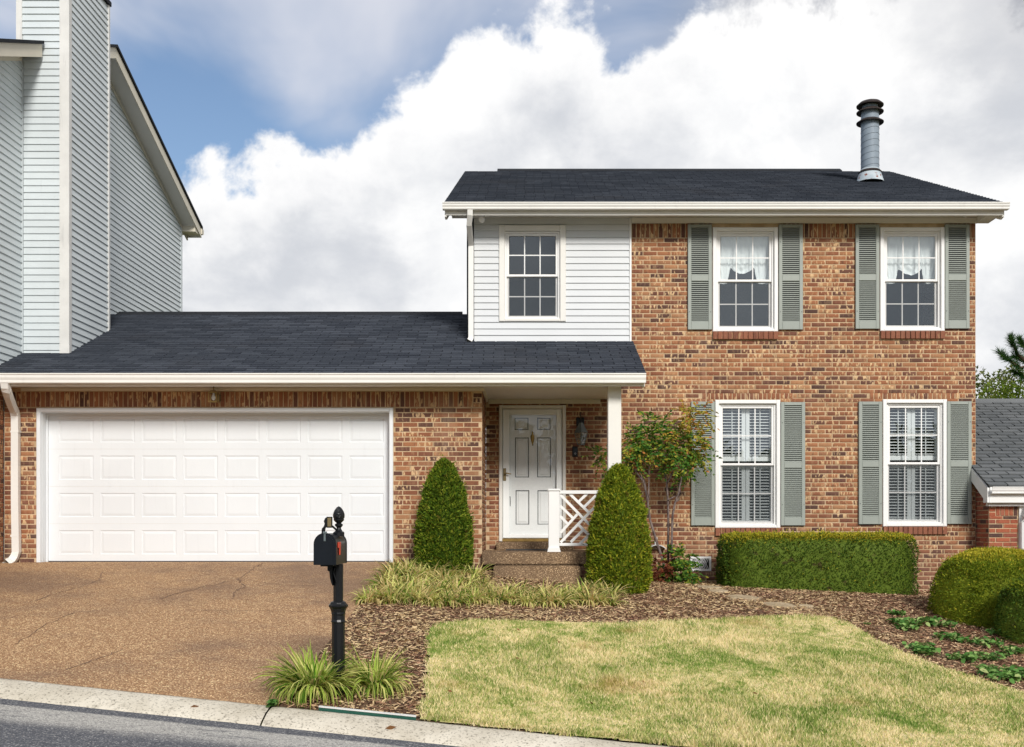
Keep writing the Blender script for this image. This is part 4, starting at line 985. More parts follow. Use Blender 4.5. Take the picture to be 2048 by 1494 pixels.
hd.matrix_local = Matrix.Translation((fx_-.022, fy_-.06, fz_-.075)) @ (Vector((-.22, -.75, -.45)).to_track_quat('Z', 'Y').to_matrix().to_4x4())
rebase(fl_, (fx_, fy_, fz_))
sc = thing('security_camera', 'tiny white security camera under the eave near the roof corner', 'camera')
sx_, sy_ = XX(1928, 16.25), 16.25-D0
MB().lathe([(.03, -.002), (.03, -.014), (.012, -.02)], (sx_, sy_, fz_), 12).build('mount', 'trim', sc)
hd = MB().lathe([(.018, 0), (.018, .06), (.010, .062), (.010, .055)], (0, 0, 0), 12).build('camera_barrel', 'trim_bright', sc); hd.matrix_local = Matrix.Translation((sx_, sy_, fz_-.03)) @ (Vector((.15, -.8, -.6)).to_track_quat('Z', 'Y').to_matrix().to_4x4())
rebase(sc, (sx_, sy_, fz_))
hh = thing('hose_hanger', 'curved white metal hose hanger on the brick behind the leaning stem', 'hose hanger')
hx_, hz_ = XX(1312), ZZ(1098)
ar = [(hx_+.20*math.cos(a), hz_-.13+.20*math.sin(a)) for a in [R(135-90*i/10) for i in range(11)]]
MB().prism_y(ar+[(hx_+.186*math.cos(a), hz_-.13+.186*math.sin(a)) for a in [R(45+90*i/10) for i in range(11)]], -.15, -.004).build('saddle', 'trim_old', hh)
MB().box(hx_-.02, hx_+.02, -.016, -.003, hz_+.02, hz_+.18).build('bracket', 'trim_old', hh); MB().box(hx_-.1, hx_+.1, -.012, -.003, hz_-.0, hz_+.045).build('backplate', 'trim_old', hh)
rebase(hh, (hx_, 0, hz_))

# ------------------------------------------------------------------ the neighbour on the left: pale siding and a sided chimney
lh = thing('siding_house', 'tall neighbouring house in pale blue siding with a boxed chimney', 'house')
XW = -7.37; CXR = -6.70; CD0, CD1 = 15.71-D0, 17.2-D0; BACK = 22.87-D0
RD_, RZ_ = 18.44-D0, 9.80; SF, SR = .425, .37; RXO = -7.05; FRONT = -6.0
def roofz(y): return RZ_-(RD_-y)*SF if y < RD_ else RZ_-(y-RD_)*SR
UND = .26
lw = MB().add([(XW-.006, FRONT, .6), (XW-.006, BACK, .6), (XW-.006, BACK, roofz(BACK)-UND+.06), (XW-.006, RD_, RZ_-UND+.06), (XW-.006, FRONT, roofz(FRONT)-UND+.06)], [(0, 1, 2, 3, 4)]).build('siding', 'siding_blue', lh, fix=False)
EXP = .0995
def rake_ext(z):
    lo = max(FRONT, RD_-(RZ_-UND+.02-z)/SF) if z < RZ_ else RD_
    hi = min(BACK, RD_+(RZ_-UND+.02-z)/SR)
    return lo, hi
z = 3.52; bseed = random.Random(3)
while z < RZ_-UND:
    a0, b1 = rake_ext(z); a0t, b1t = rake_ext(z+EXP)
    if a0 < CD0-.02: siding_board(lw, 'siding_blue', (XW, 0, 0), (0, 1, 0), (1, 0, 0), a0, CD0-.004, z, EXP, .018, min(a0t, CD0-.005), CD0-.004)
    cut = bseed.uniform(CD1+1.2, b1-1.0) if b1 > CD1+3 else None
    if z > 4.5 and cut:
        siding_board(lw, 'siding_blue', (XW, 0, 0), (0, 1, 0), (1, 0, 0), max(CD1, a0), cut-.0015, z, EXP, .018); siding_board(lw, 'siding_blue', (XW, 0, 0), (0, 1, 0), (1, 0, 0), cut+.0015, b1, z, EXP, .0195, cut+.0015, b1t)
    elif z > 4.5 and b1 > CD1+.05: siding_board(lw, 'siding_blue', (XW, 0, 0), (0, 1, 0), (1, 0, 0), max(CD1, a0), b1, z, EXP, .018, max(CD1, a0t), b1t)
    z += EXP
# brick below the siding, seen at the very edge
lb = MB().add([(XW+.012, FRONT, .5), (XW+.012, YG, .5), (XW+.012, YG, 3.5), (XW+.012, FRONT, 3.5)], [(0, 1, 2, 3)]).build('brick_base', 'mortar', lh, fix=False)
lay(sorted(courses(FRONT, YG-.004, .98, 3.5, [], .08), key=lambda b: -b[0]), frame_at((XW+.02, 0, 0), math.pi/2), lb, 'brick', 150)
# chimney
CT = 9.88
ch = MB().box(XW-.06, CXR, CD0, CD1, 3.6, CT).build('chimney', 'siding_blue', lh)
z = 3.95
while z < CT-.06:
    siding_board(ch, 'siding_blue', (0, CD0, 0), (1, 0, 0), (0, -1, 0), XW+.03 if z < roofz(CD0) else XW-.04, CXR-.1, z, EXP)
    siding_board(ch, 'siding_blue', (CXR, 0, 0), (0, 1, 0), (1, 0, 0), CD0+.06, CD1-.03, z, EXP)
    z += EXP
tr = MB()
tr.box(CXR-.115, CXR+.022, CD0-.024, CD0-.002, 3.7, CT-.02); tr.box(CXR+.002, CXR+.024, CD0-.0238, CD0+.07, 3.7, CT-.021); tr.build('corner_board', 'trim_old', ch)
MB().box(CXR+.002, CXR+.024, CD1-.04, CD1+.022, 4.3, CT-.02).build('corner_board', 'trim_old', ch)
MB().box(XW-.075, XW+.01, CD0-.024, CD0-.002, roofz(CD0)-.3, CT-.02).build('corner_board', 'trim_old', ch)
MB().box(XW-.1, CXR+.04, CD0-.05, CD1+.04, CT-.018, CT+.05).build('chimney_cap', 'roof_edge', ch)
MB().box(CXR-.11, CXR+.03, CD0-.03, CD0-.0245, 4.0, 4.22).build('corner_patch', 'trim_old', ch)
MB().box(XW-.002, XW+.024, CD0-.03, CD0-.004, 3.6, roofz(CD0)-.35).build('corner_board', 'siding_blue', lh)
MB().box(XW-.01, XW+.024, BACK-.06, BACK+.02, 3.6, roofz(BACK)-UND).build('corner_board', 'siding_blue', lh)
# roof with rake boards and soffit; the chimney interrupts the rake
ro = MB(); T = .05; EY = 23.25-D0
def slab_yz(y0, y1, top, thick): return [(y0, roofz(y0)+top), (y1, roofz(y1)+top), (y1, roofz(y1)+top-thick), (y0, roofz(y0)+top-thick)]
ro.prism_x(slab_yz(FRONT-.4, RD_, 0, T), -15, XW-.1); ro.prism_x(slab_yz(RD_, EY, 0, T), -15, XW-.1)
lro = ro.build('roof', 'roof_edge', lh)
for y0, y1 in ((FRONT-.4, CD0-.055), (CD1+.05, RD_), (RD_, EY)):
    MB().prism_x(slab_yz(y0, y1, .0, T), XW-.099, RXO+.03).build('roof_overhang', 'roof_edge', lro)
    MB().prism_x(slab_yz(y0+.002, y1-.002, -T-.001, .185), RXO-.022, RXO).build('rake_board', 'trim_cream', lh)
    MB().prism_x(slab_yz(y0+.002, y1-.002, -.20, .02), XW-.02, RXO-.023).build('soffit', 'soffit', lh)
    MB().prism_x(slab_yz(y0+.002, y1-.002, -.222, .07), XW+.002, XW+.03).build('frieze', 'trim_cream', lh)
    MB().prism_x(slab_yz(y1-.024, y1-.003, -T-.001, .184), XW+.03, RXO-.023).build('rake_end', 'trim_cream', lh)
MB().prism_x([(EY-.04, roofz(EY)-.03), (EY+.1, roofz(EY)-.05), (EY+.1, roofz(EY)-.13), (EY+.06, roofz(EY)-.16), (EY-.04, roofz(EY)-.16)], -15, RXO+.02).build('gutter', 'trim_cream', lh)
MB().prism_x([(BACK+.0, roofz(EY)-.2), (EY-.05, roofz(EY)-.2), (BACK+.0, roofz(BACK)-.2)], XW-.0, RXO-.024).build('eave_return', 'trim_cream', lh)
MB().box(-14.5, XW-.1, FRONT, FRONT+.1, .6, roofz(FRONT)-.1).build('front_wall', 'siding_blue', lh); MB().box(-14.5, XW-.1, BACK-.1, BACK, .6, roofz(BACK)-.1).build('rear_wall', 'siding_blue', lh)
rebase(lh, (XW-1, RD_, 1.0))

# ------------------------------------------------------------------ the neighbour on the right: red brick, grey roof
rh = thing('red_brick_house', 'low red brick neighbouring house with grey shingle roof', 'house')
XN, YN = 6.795, 16.03-D0; NX = 6.715
nf = sheet((XN, 14, .0, 2.1), [(XX(2038, 16.03), 13, -.5, 1.96)], lambda u, z, d: (u, YN+.008+d, z), .15).build('wall', 'mortar', rh, fix=False)
top = ZZ(1004, 16.03)
nb_ = soldiers(XN+.10, XX(2036, 16.03), top-.205, top)+courses(XN, XX(2036, 16.03), .35, top-.21, [], 0)+courses(XN, XN+.1, top-.21, top, [])
lay(nb_, frame_at((0, YN, 0), 0), nf, 'brick_red', 200)
rez0 = ZZ(973, 15.86)
ns = MB().add([(XN+.008, YN+.01, 0), (XN+.008, 2.2, 0), (XN+.008, 2.2, 3.2), (XN+.008, YN+.01, 2.0)], [(0, 1, 2, 3)]).build('wall', 'mortar', rh, fix=False)
# left-facing side wall: local x runs toward the street
lay([b for b in courses(0, .47, .35, 2.6, [], .06) if b[1]+.03 < rez0+.52*(.02-b[0]-.1+.64)-.13], Matrix.Translation((XN, .02, 0)) @ Matrix.Rotation(-math.pi/2, 4, 'Z'), ns, 'brick_red', 100)
PR = .52; re, rez = 15.86-D0, ZZ(973, 15.86); rrd = 18.96-D0; rrz = rez+PR*(rrd-re)
rr_ = MB().add([(NX, re, rez), (14, re, rez), (14, rrd, rrz), (NX+.09, rrd, rrz), (NX+.09, .03, rez+PR*(.03-re)), (NX, .0, rez+PR*(-re))], [(0, 1, 2, 3, 4, 5)])
rr_.add([(NX+.09, rrd, rrz), (14, rrd, rrz), (14, rrd+3.2, rez), (NX+.09, rrd+3.2, rez)], [(0, 1, 2, 3)])
nro = rr_.build('roof', 'roof_edge', rh, fix=False)
shingle_field(nro, 'shingle_grey', NX, 13.9, re-.01, rez+.004, PR, math.hypot(rrd-re, rrz-rez), 280, 11, xr=lambda y: (NX, 9.2) if y < -.06 else (XR+.035, 9.2), thick=.024, gap=.02)
MB().prism_x([(rrd-.14, rrz-.06), (rrd, rrz+.04), (rrd+.14, rrz-.06), (rrd+.14, rrz-.075), (rrd, rrz+.01), (rrd-.14, rrz-.075)], XR+.05, 13.9).build('ridge_cap', 'shingle_grey', nro)
MB().prism_x([(re+.02, rez-.02), (-.0, rez+PR*(-re-.0)-.012), (-.0, rez+PR*(-re)-.20), (re+.16, rez-.17), (re+.16, rez-.235), (re+.02, rez-.235)], NX-.01, NX+.02).build('rake_board', 'trim_bright', rh)
gutter(XX(1984, 15.8), 14, 15.77-D0, rez-.005, .10, rh, .10, 'trim_bright')
MB().box(NX+.021, 14, 15.875-D0, 15.90-D0, rez-.235, rez-.01).build('fascia', 'trim_bright', rh)
MB().box(XX(1977, 15.95), 14, 15.95-D0, YN+.004, rez-.285, rez-.19).build('frieze', 'trim_bright', rh)
wx = XX(2040, 16.0)
MB().tube([(wx+.03, YN-.06, .55), (wx+.03, YN-.06, top-.30), (wx+.05, YN-.09, top-.22), (wx+.12, 15.86-D0, top+.0)], .038, 8).build('downspout', 'trim_bright', rh, smooth=True)
MB().box(wx-.005, wx+.11, YN-.02, YN+.03, .3, 1.95).build('garage_door_frame', 'trim_bright', rh)
MB().box(wx+.10, 13.1, YN+.10, YN+.13, .2, 1.95).build('garage_door', 'garage_white', rh)
rebase(rh, (9, 1, .4))

# ------------------------------------------------------------------ mailbox on its post
mb_ = thing('mailbox', 'black mailbox with red flag on a cast post with acorn finial', 'mailbox')
MX, MD = -1.572, 8.30; mw = .087; mz0 = ZZ(1130, MD); ms = .160; ML = .49
def arch(w, inset=0.0, n=14): return [(-w+inset, mz0+inset), (w-inset, mz0+inset)]+[((w-inset)*math.cos(a), mz0+ms+(w-inset)*math.sin(a)) for a in [math.pi*i/n for i in range(n+1)]]
my = MD-D0
b_ = MB().prism_y([(MX+x, z) for x, z in arch(mw-.004)], my+.02, my+ML-.02).build('box', 'mailbox_blue_black', mb_)
MB().prism_y([(MX+x, z) for x, z in arch(mw)], my, my+.022).build('front_door', 'mailbox_blue_black', mb_)
MB().prism_y([(MX+x, z) for x, z in arch(mw-.018)], my-.004, my+.0).build('door_panel', 'mailbox_blue_black', mb_)
MB().prism_y([(MX+x, z) for x, z in arch(mw)], my+ML-.021, my+ML).build('rear_cap', 'mailbox_blue_black', mb_)
zt2 = mz0+ms+mw
MB().cbox(MX-.014, MX+.014, my-.012, my+.01, zt2-.008, zt2+.010, .003).build('latch', 'lantern_grey', mb_); MB().cbox(MX-.008, MX+.008, my-.014, my-.004, zt2-.065, zt2-.009, .003).build('latch_tongue', 'lantern_grey', mb_)
fy0 = my+.06
MB().prism_x([(fy0, mz0+.175), (fy0+.115, mz0+.175), (fy0+.10, mz0+.075), (fy0+.06, mz0+.075), (fy0+.055, mz0+.13), (fy0, mz0+.13)], MX+mw+.001, MX+mw+.006).build('flag', 'flag_red', mb_)
PXm, PYm = -1.515, 8.56-D0; pz = lambda py: ZZ(py, 8.56)
gzm = float(gz(PXm, PYm))
MB().lathe([(.0395, pz(1206)), (.0395, mz0-.002)], (PXm, PYm, 0), 8, R(22.5)).build('post', 'black_paint', mb_)
lowp = [(.052, gzm-.1), (.052, pz(1246)), (.058, pz(1243)), (.053, pz(1239)), (.052, pz(1231)), (.056, pz(1227)), (.055, pz(1224)), (.064, pz(1217)), (.077, pz(1213)), (.078, pz(1210)), (.066, pz(1207)), (.062, pz(1205)), (.054, pz(1203)), (.040, pz(1202))]
MB().lathe(lowp, (PXm, PYm, 0), 12).build('post_base', 'black_paint', mb_)
# finial: turned stem and an acorn with raised scales
MB().lathe([(.044, zt2-.03), (.044, zt2+.002), (.030, zt2+.012), (.018, zt2+.03), (.018, zt2+.04), (.032, zt2+.055), (.032, zt2+.065), (.018, zt2+.075), (.03, zt2+.085), (.042, zt2+.098), (.042, zt2+.106), (.03, zt2+.11)], (PXm+.004, PYm, 0), 14).build('finial_stem', 'black_paint', mb_, smooth=True)
ac = MB(); n, m = 28, 26; z0a, Ha = zt2+.104, .105; vs = []
for j in range(m+1):
    v = j/m
    r = .044*math.sin(math.pi*min(1, .30+.70*v))**.75 if v < 1 else .0
    for i in range(n):
        a = 2*math.pi*i/n; bmp = .0035*abs(math.sin(4.5*a*1+v*14))*abs(math.sin(4.5*a-v*14))*(1 if .1 < v < .95 else 0)
        vs.append((PXm+.004+(r+bmp)*math.cos(a), PYm+(r+bmp)*math.sin(a), z0a+Ha*v))
ac.add(vs, [(j*n+i, j*n+(i+1) % n, (j+1)*n+(i+1) % n, (j+1)*n+i) for j in range(m) for i in range(n)]); ac.build('acorn_finial', 'black_paint', mb_)
nzp = zt2+.02; nyp = my+.16
pl = MB().cbox(PXm-.075, PXm-.030, nyp, nyp+.012, nzp+.018, nzp+.105, .003).build('number_plate', 'black_paint', mb_)
MB().cbox(PXm-.068, PXm-.037, nyp-.004, nyp-.0005, nzp+.026, nzp+.097, .002).build('plate_face', 'dull_brass', pl)
MB().prism_y([(PXm-.115, nzp-.03), (PXm-.09, nzp-.03), (PXm-.085, nzp+.015), (PXm-.072, nzp+.03), (PXm-.072, nzp+.10), (PXm-.085, nzp+.095), (PXm-.096, nzp+.07), (PXm-.09, nzp+.05), (PXm-.096, nzp+.03), (PXm-.112, nzp+.01)], nyp+.001, nyp+.02).build('plate_scroll', 'black_paint', mb_)
MB().tube([(PXm-.032, nyp+.02, nzp+.03), (PXm-.01, PYm-.02, nzp+.0)], .008, 6).build('plate_arm', 'black_paint', mb_)
# leafy bracket under the box
MB().prism_y([(PXm-.075, mz0-.002), (PXm-.036, mz0-.002), (PXm-.036, mz0-.17), (PXm-.045, mz0-.15), (PXm-.055, mz0-.11), (PXm-.06, mz0-.06), (PXm-.075, mz0-.05)], PYm-.06, PYm-.0).build('bracket', 'black_paint', mb_)
MB().tube([(PXm-.02, PYm-.045, mz0-.03), (PXm-.03, PYm-.047, mz0-.07), (PXm-.015, PYm-.046, mz0-.12), (PXm-.005, PYm-.044, mz0-.15)], [.006, .008, .006, .003], 6).build('bracket_leaf', 'black_paint', mb_)
MB().box(MX-.05, MX+.05, my+.08, my+ML-.06, mz0-.014, mz0-.001).build('mounting_board', 'black_paint', mb_)
rebase(mb_, (PXm, PYm, gzm))

# ------------------------------------------------------------------ edging strip, stepping stones
ed = thing('garden_edging', 'dark green plastic edging strip with pale top along the kerb', 'edging')
pts = [hit(x, y) for x, y in ((648, 1406), (690, 1412), (740, 1418), (790, 1426), (835, 1433))]
eb = MB(); et = MB()
for m_, y0, y1, z0, z1 in ((eb, .0, .014, -.03, .028), (et, -.004, .03, .028, .037)):
    vs = []
    for (x, y, z) in pts:
        yb_ = float(Db(x))-D0+.012; zz = float(gz(x, yb_)); vs += [(x, yb_+y0, zz+z0), (x, yb_+y1, zz+z0), (x, yb_+y1, zz+z1), (x, yb_+y0, zz+z1)]
    k_ = len(pts); m_.add(vs, [(4*i+j, 4*i+(j+1) % 4, 4*i+4+(j+1) % 4, 4*i+4+j) for i in range(k_-1) for j in range(4)]+[(0, 1, 2, 3), (4*k_-4, 4*k_-3, 4*k_-2, 4*k_-1)])
eb.build('strip', 'green_plastic', ed); et.build('strip_top', 'trim_old', ed); rebase(ed, pts[2])
for i, (x, y, w_, lb_) in enumerate(((1418, 1176, .34, 'tan stepping stone in the mulch nearest the wall vent'), (1437, 1184, .30, 'narrow tan stepping stone just below the one near the vent'), (1487, 1197, .44, 'largest tan stepping stone in the mulch, left of the hedge front'), (1559, 1212, .42, 'tan stepping stone in front of the hedge, nearest the lawn'), (1612, 1214, .20, 'small half buried stepping stone farthest along the hedge'))):
    hx2, hy2, hz2 = hit(x, y); rr2 = random.Random(i); n = 14
    ring = [(w_/2*math.cos(a)*rr2.uniform(.85, 1.1), w_*.36*math.sin(a)*rr2.uniform(.85, 1.1)) for a in [2*math.pi*k/n for k in range(n)]]
    vs = [(hx2+a, hy2+b, float(gz(hx2+a, hy2+b))-.03) for a, b in ring]+[(hx2+a, hy2+b, float(gz(hx2+a, hy2+b))+.018) for a, b in ring]+[(hx2+a*.94, hy2+b*.94, float(gz(hx2+a, hy2+b))+.025) for a, b in ring]
    st_ = MB().add(vs, [(k, (k+1) % n, n+(k+1) % n, n+k) for k in range(n)]+[(n+k, n+(k+1) % n, 2*n+(k+1) % n, 2*n+k) for k in range(n)]+[tuple(range(2*n, 3*n))]).build('stepping_stone', 'flagstone')
    tag(st_, lb_, 'stepping stone', 'stepping stones in the mulch')
# ------------------------------------------------------------------ plants
def leaf_quads(Pt, Nn, ln, wd, rng, up=.0, spread=.8, fold=.0):
    """one diamond leaf per point; Nn = preferred direction of the leaf tip"""
    n = len(Pt); d = Nn+rng.normal(0, spread, (n, 3)); d[:, 2] += up; d /= np.linalg.norm(d, axis=1)[:, None]+1e-9
    s = np.cross(d, rng.normal(0, 1, (n, 3))); s /= np.linalg.norm(s, axis=1)[:, None]+1e-9
    L = ln*rng.uniform(.6, 1.3, (n, 1)); W = wd*rng.uniform(.7, 1.2, (n, 1))
    V = np.stack([Pt, Pt+d*L*.45+s*W*.5, Pt+d*L, Pt+d*L*.45-s*W*.5], 1).reshape(-1, 3)
    return V, np.arange(4*n).reshape(n, 4)
def vnoise(p, s):
    return (np.sin(p[:, 0]*s*1.7+p[:, 1]*s*.9+1.3)*np.sin(p[:, 2]*s*1.9+p[:, 0]*s*.6+.4)+.6*np.sin(p[:, 1]*s*2.9+p[:, 2]*s*2.3+2.1)*np.sin(p[:, 0]*s*3.1+.7))/1.6
def cone_shrub(label, px, py_base, py_top, D, wpx, m, seed):
    X = XX(px, D); Y = D-D0; z0 = float(gz(X, Y))-.03; H = ZZ(py_top, D)-z0; Rm = wpx*D/F/2
    t = thing('conical_shrub', label, 'shrub', (X, Y, z0), 'clipped conical evergreens beside the porch'); rng = np.random.default_rng(seed)
    prof = lambda v: Rm*np.clip(np.interp(v, [0, .08, .25, .5, .75, .9, .97, 1], [.86, .95, 1.0, .90, .66, .40, .22, .03]), .02, 2)
    def surf(n, k):
        v = rng.beta(1.0, 1.25, n); a = rng.uniform(0, 2*np.pi, n); r = prof(v)*k
        p = np.stack([r*np.cos(a), r*np.sin(a), v*H], 1); r2 = 1+.075*vnoise(p, 7.5)[:, None]+.06*vnoise(p, 19)[:, None]
        p[:, :2] *= r2; st = rng.random(n) < .02; p[st, :2] *= rng.uniform(1.0, 1.07, (st.sum(), 1)); nn = np.stack([np.cos(a), np.sin(a), .35+0*a], 1); return p, nn
    p1, n1 = surf(15000, .985); p2, n2 = surf(6000, .93)
    ks = rng.choice(len(p1), 110, replace=False); p2 = np.concatenate([p2]+[p1[ks]+n1[ks]*q_+np.array([0, 0, q_*1.2])+rng.normal(0, .008, (110, 3)) for q_ in (.01, .025, .04)]); n2 = np.concatenate([n2]+[n1[ks]]*3)
    V1, F1 = leaf_quads(np.concatenate([p1, p2]), np.concatenate([n1, n2])*.7, .050, .019, rng, .6, .65)
    link('foliage', np_mesh('foliage', V1, F1), m, t)
    vs = np.linspace(0, 1, 14); co = MB().lathe([(float(prof(v))*.88, float(v)*H*.985) for v in vs], (0, 0, 0), 18); co.build('inner_growth', m, t, smooth=True)
    MB().lathe([(.035, -.08), (.03, .15)], (0, 0, 0), 8).build('trunk', 'bark', t)
    return t
cone_shrub('clipped conical evergreen in front of the garage pier', 888, 1130, 921, 14.62, 111, 'cone_leaf', 1)
cone_shrub('larger clipped conical evergreen at the foot of the porch column', 1238, 1172, 931, 14.35, 124, 'cone_leaf_yellow', 2)

def clipped(name, label, X0, X1, Y0, Y1, zbot, ztop, rad, m, mtip, n, seed, expo=4.0, group=None, tipz=.9, nt=.35, ln=.034, slope=0.0):
    """clipped evergreen mass: superellipsoid shell of small leaves over an inner body"""
    cx, cy, hx2, hy2 = (X0+X1)/2, (Y0+Y1)/2, (X1-X0)/2, (Y1-Y0)/2; H = ztop-zbot
    t = thing(name, label, 'shrub' if expo < 3.5 else 'hedge', (cx, cy, zbot), group); rng = np.random.default_rng(seed)
    def shell(n, k):
        q = rng.uniform(-1, 1, (n, 3)); ax = rng.choice(3, n, p=[.16, .44, .40]); q[np.arange(n), ax] = np.where((rng.random(n) < .5) & (ax != 2), -1, 1)
        q[:, 2] = q[:, 2]*.5+.5 if expo >= 3.5 else np.abs(q[:, 2])
        e = expo; zz = q[:, 2] if expo < 3.5 else q[:, 2]
        nr = (np.abs(q[:, 0])**e+np.abs(q[:, 1])**e+np.abs(zz)**(e))**(1/e); s = q/nr[:, None]
        p = s*np.array([hx2, hy2, H])*k
        g = np.sign(s)*np.abs(s)**(e-1)/np.array([hx2, hy2, H]); g /= np.linalg.norm(g, axis=1)[:, None]+1e-9
        p += g*(.022*vnoise(p, 5)+.024*vnoise(p, 15)+.012*vnoise(p, 31))[:, None]; st = rng.random(n) < .03; p[st] += g[st]*rng.uniform(0, .045, (st.sum(), 1))
        p[:, 2] += slope*p[:, 0]*np.clip(1-p[:, 2]/H, 0, 1)
        return p, g
    p, g = shell(n, .985); p2, g2 = shell(n//3, .95); p = np.concatenate([p, p2]); g = np.concatenate([g, g2])
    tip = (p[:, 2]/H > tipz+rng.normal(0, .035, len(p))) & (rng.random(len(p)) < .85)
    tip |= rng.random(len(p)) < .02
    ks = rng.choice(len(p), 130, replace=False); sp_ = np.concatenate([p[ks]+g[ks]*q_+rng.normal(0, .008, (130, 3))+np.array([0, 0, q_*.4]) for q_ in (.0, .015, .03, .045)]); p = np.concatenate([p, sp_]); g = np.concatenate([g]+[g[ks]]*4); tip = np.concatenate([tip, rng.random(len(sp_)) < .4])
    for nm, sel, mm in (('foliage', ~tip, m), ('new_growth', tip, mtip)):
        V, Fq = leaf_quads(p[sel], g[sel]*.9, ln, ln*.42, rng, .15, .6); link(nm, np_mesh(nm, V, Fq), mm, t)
    # inner body
    nu, nv = 36, 14; vs = []
    for j in range(nv+1):
        for i in range(nu):
            a = 2*math.pi*i/nu; b = (math.pi/2)*j/nv
            q = np.array([math.cos(a)*math.cos(b), math.sin(a)*math.cos(b), math.sin(b)]); s = q/(np.abs(q)**expo).sum()**(1/expo)*np.array([hx2, hy2, H])*.94
            vs.append((s[0], s[1], s[2]+slope*s[0]*max(0, 1-s[2]/H)))
    link('inner_growth', np_mesh('inner_growth', vs, [(j*nu+i, j*nu+(i+1) % nu, (j+1)*nu+(i+1) % nu, (j+1)*nu+i) for j in range(nv) for i in range(nu)], True), m, t)
    return t
hD = 15.15
hzb = float(gz(XX(1640, hD), hD-D0))-.06
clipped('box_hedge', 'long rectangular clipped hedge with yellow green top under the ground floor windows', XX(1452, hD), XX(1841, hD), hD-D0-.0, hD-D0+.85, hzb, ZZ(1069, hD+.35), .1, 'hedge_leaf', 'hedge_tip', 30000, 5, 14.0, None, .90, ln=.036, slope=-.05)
m1D = 13.6
clipped('round_shrub', 'large rounded clipped shrub against the red brick neighbour', XX(1871, m1D), XX(2118, m1D), m1D-D0-.75, m1D-D0+.75, float(gz(XX(1990, m1D), m1D-D0))-.06, ZZ(1098, m1D), .1, 'mound_leaf', 'hedge_tip', 24000, 6, 2.7, 'rounded shrubs at the house corner', .86, ln=.034)
m2D = 12.35
clipped('round_shrub', 'smaller rounded shrub in front of the large one, cut by the frame edge', XX(2003, m2D), XX(2190, m2D), m2D-D0-.5, m2D-D0+.55, float(gz(XX(2090, m2D), m2D-D0))-.06, ZZ(1152, m2D), .1, 'hedge_leaf', 'mound_leaf', 16000, 7, 2.7, 'rounded shrubs at the house corner', .80, ln=.034)

# ---- heavenly bamboo by the porch column
nd = thing('nandina_shrub', 'tall bare stemmed shrub with green and orange leaves beside the porch column', 'shrub')
nD = 15.85
def np_(px, py, dd=0.0): return Vector(P(px, py, nD+dd))
canes = [([(1331, 1150), (1326, 1122), (1312, 1080), (1301, 1040), (1296, 1000), (1290, 970), (1280, 945), (1272, 925)], .014, 0), ([(1337, 1150), (1336, 1100), (1336, 1050), (1335, 1000), (1334, 965), (1330, 950), (1332, 925)], .014, .05), ([(1343, 1150), (1343, 1090), (1346, 1030), (1350, 1005), (1358, 985), (1362, 960), (1366, 935)], .013, -.04),
         ([(1294, 985), (1286, 950), (1283, 910)], .008, .1), ([(1296, 1000), (1298, 950), (1300, 910)], .007, -.1), ([(1334, 963), (1328, 940), (1326, 915)], .008, .05), ([(1335, 965), (1345, 945), (1350, 920)], .008, .0), ([(1337, 1000), (1344, 996), (1356, 990)], .007, 0), ([(1290, 970), (1270, 940), (1255, 915)], .007, .0), ([(1350, 1005), (1358, 1000), (1362, 985), (1357, 968)], .009, 0)]
tips = []
for pts_, r0, dd in canes:
    n = len(pts_); w = [np_(x+random.uniform(-1, 1), y, dd+random.uniform(-.02, .02)) for x, y in pts_]
    MB().tube(w, [r0*(1-.45*i/n)*1.5 for i in range(n)], 8).build('stem', 'cane', nd, smooth=True); tips.append(w[-1])
rng = np.random.default_rng(21)
# crown: compound leaves (a drooping rachis with narrow leaflets) over several clumps
def compound(cl, n_leaf, rng, L=.30):
    V = []
    for (c, rx, ry, rz_), n in zip(cl, n_leaf):
        for _ in range(n):
            a = rng.uniform(0, 2*np.pi); u = rng.uniform(-1, 1); rr = rng.uniform(.25, 1)**.6
            s = np.array([np.cos(a)*np.sqrt(1-u*u)*rx, np.sin(a)*np.sqrt(1-u*u)*ry, u*rz_])*rr
            base = np.array(c)+s; out = s/np.array([rx, ry, rz_]); out = out+rng.normal(0, .35, 3); out[2] -= .15; out /= np.linalg.norm(out)+1e-6
            side_ = np.cross(out, [0, 0, 1.0]); side_ /= np.linalg.norm(side_)+1e-6; ln = L*rng.uniform(.5, 1)
            for k in range(6):
                t_ = (k+1)/6; p = base+out*ln*t_+np.array([0, 0, -.10*ln*t_*t_*3])
                for sg in (-1, 1):
                    d = out*.55+side_*sg*.8+rng.normal(0, .2, 3); d[2] -= .25; d /= np.linalg.norm(d)
                    w = np.cross(d, rng.normal(0, 1, 3)); w /= np.linalg.norm(w)+1e-6; l = rng.uniform(.045, .075); ww = l*.24
                    V.append([p, p+d*l*.4+w*ww, p+d*l, p+d*l*.4-w*ww])
    V = np.array(V); return V.reshape(-1, 3), np.arange(len(V)*4).reshape(-1, 4)
def cl(px, py, rx, rz_, dd=0.0, ry=.25): return (tuple(np_(px, py, dd)), rx, ry, rz_)
gcl = [cl(1268, 885, .17, .16), cl(1300, 880, .19, .18, .05), cl(1345, 900, .20, .15), cl(1375, 895, .17, .17), cl(1330, 868, .22, .14, .1), cl(1390, 915, .12, .11), cl(1262, 915, .12, .11, -.05), cl(1204, 918, .07, .09, -.1, .1), cl(1355, 935, .09, .09), cl(1300, 845, .15, .06)]
V, Fq = compound(gcl, [44, 54, 54, 46, 54, 24, 26, 16, 16, 18], rng); link('foliage', np_mesh('foliage', V, Fq), 'nandina_green', nd)
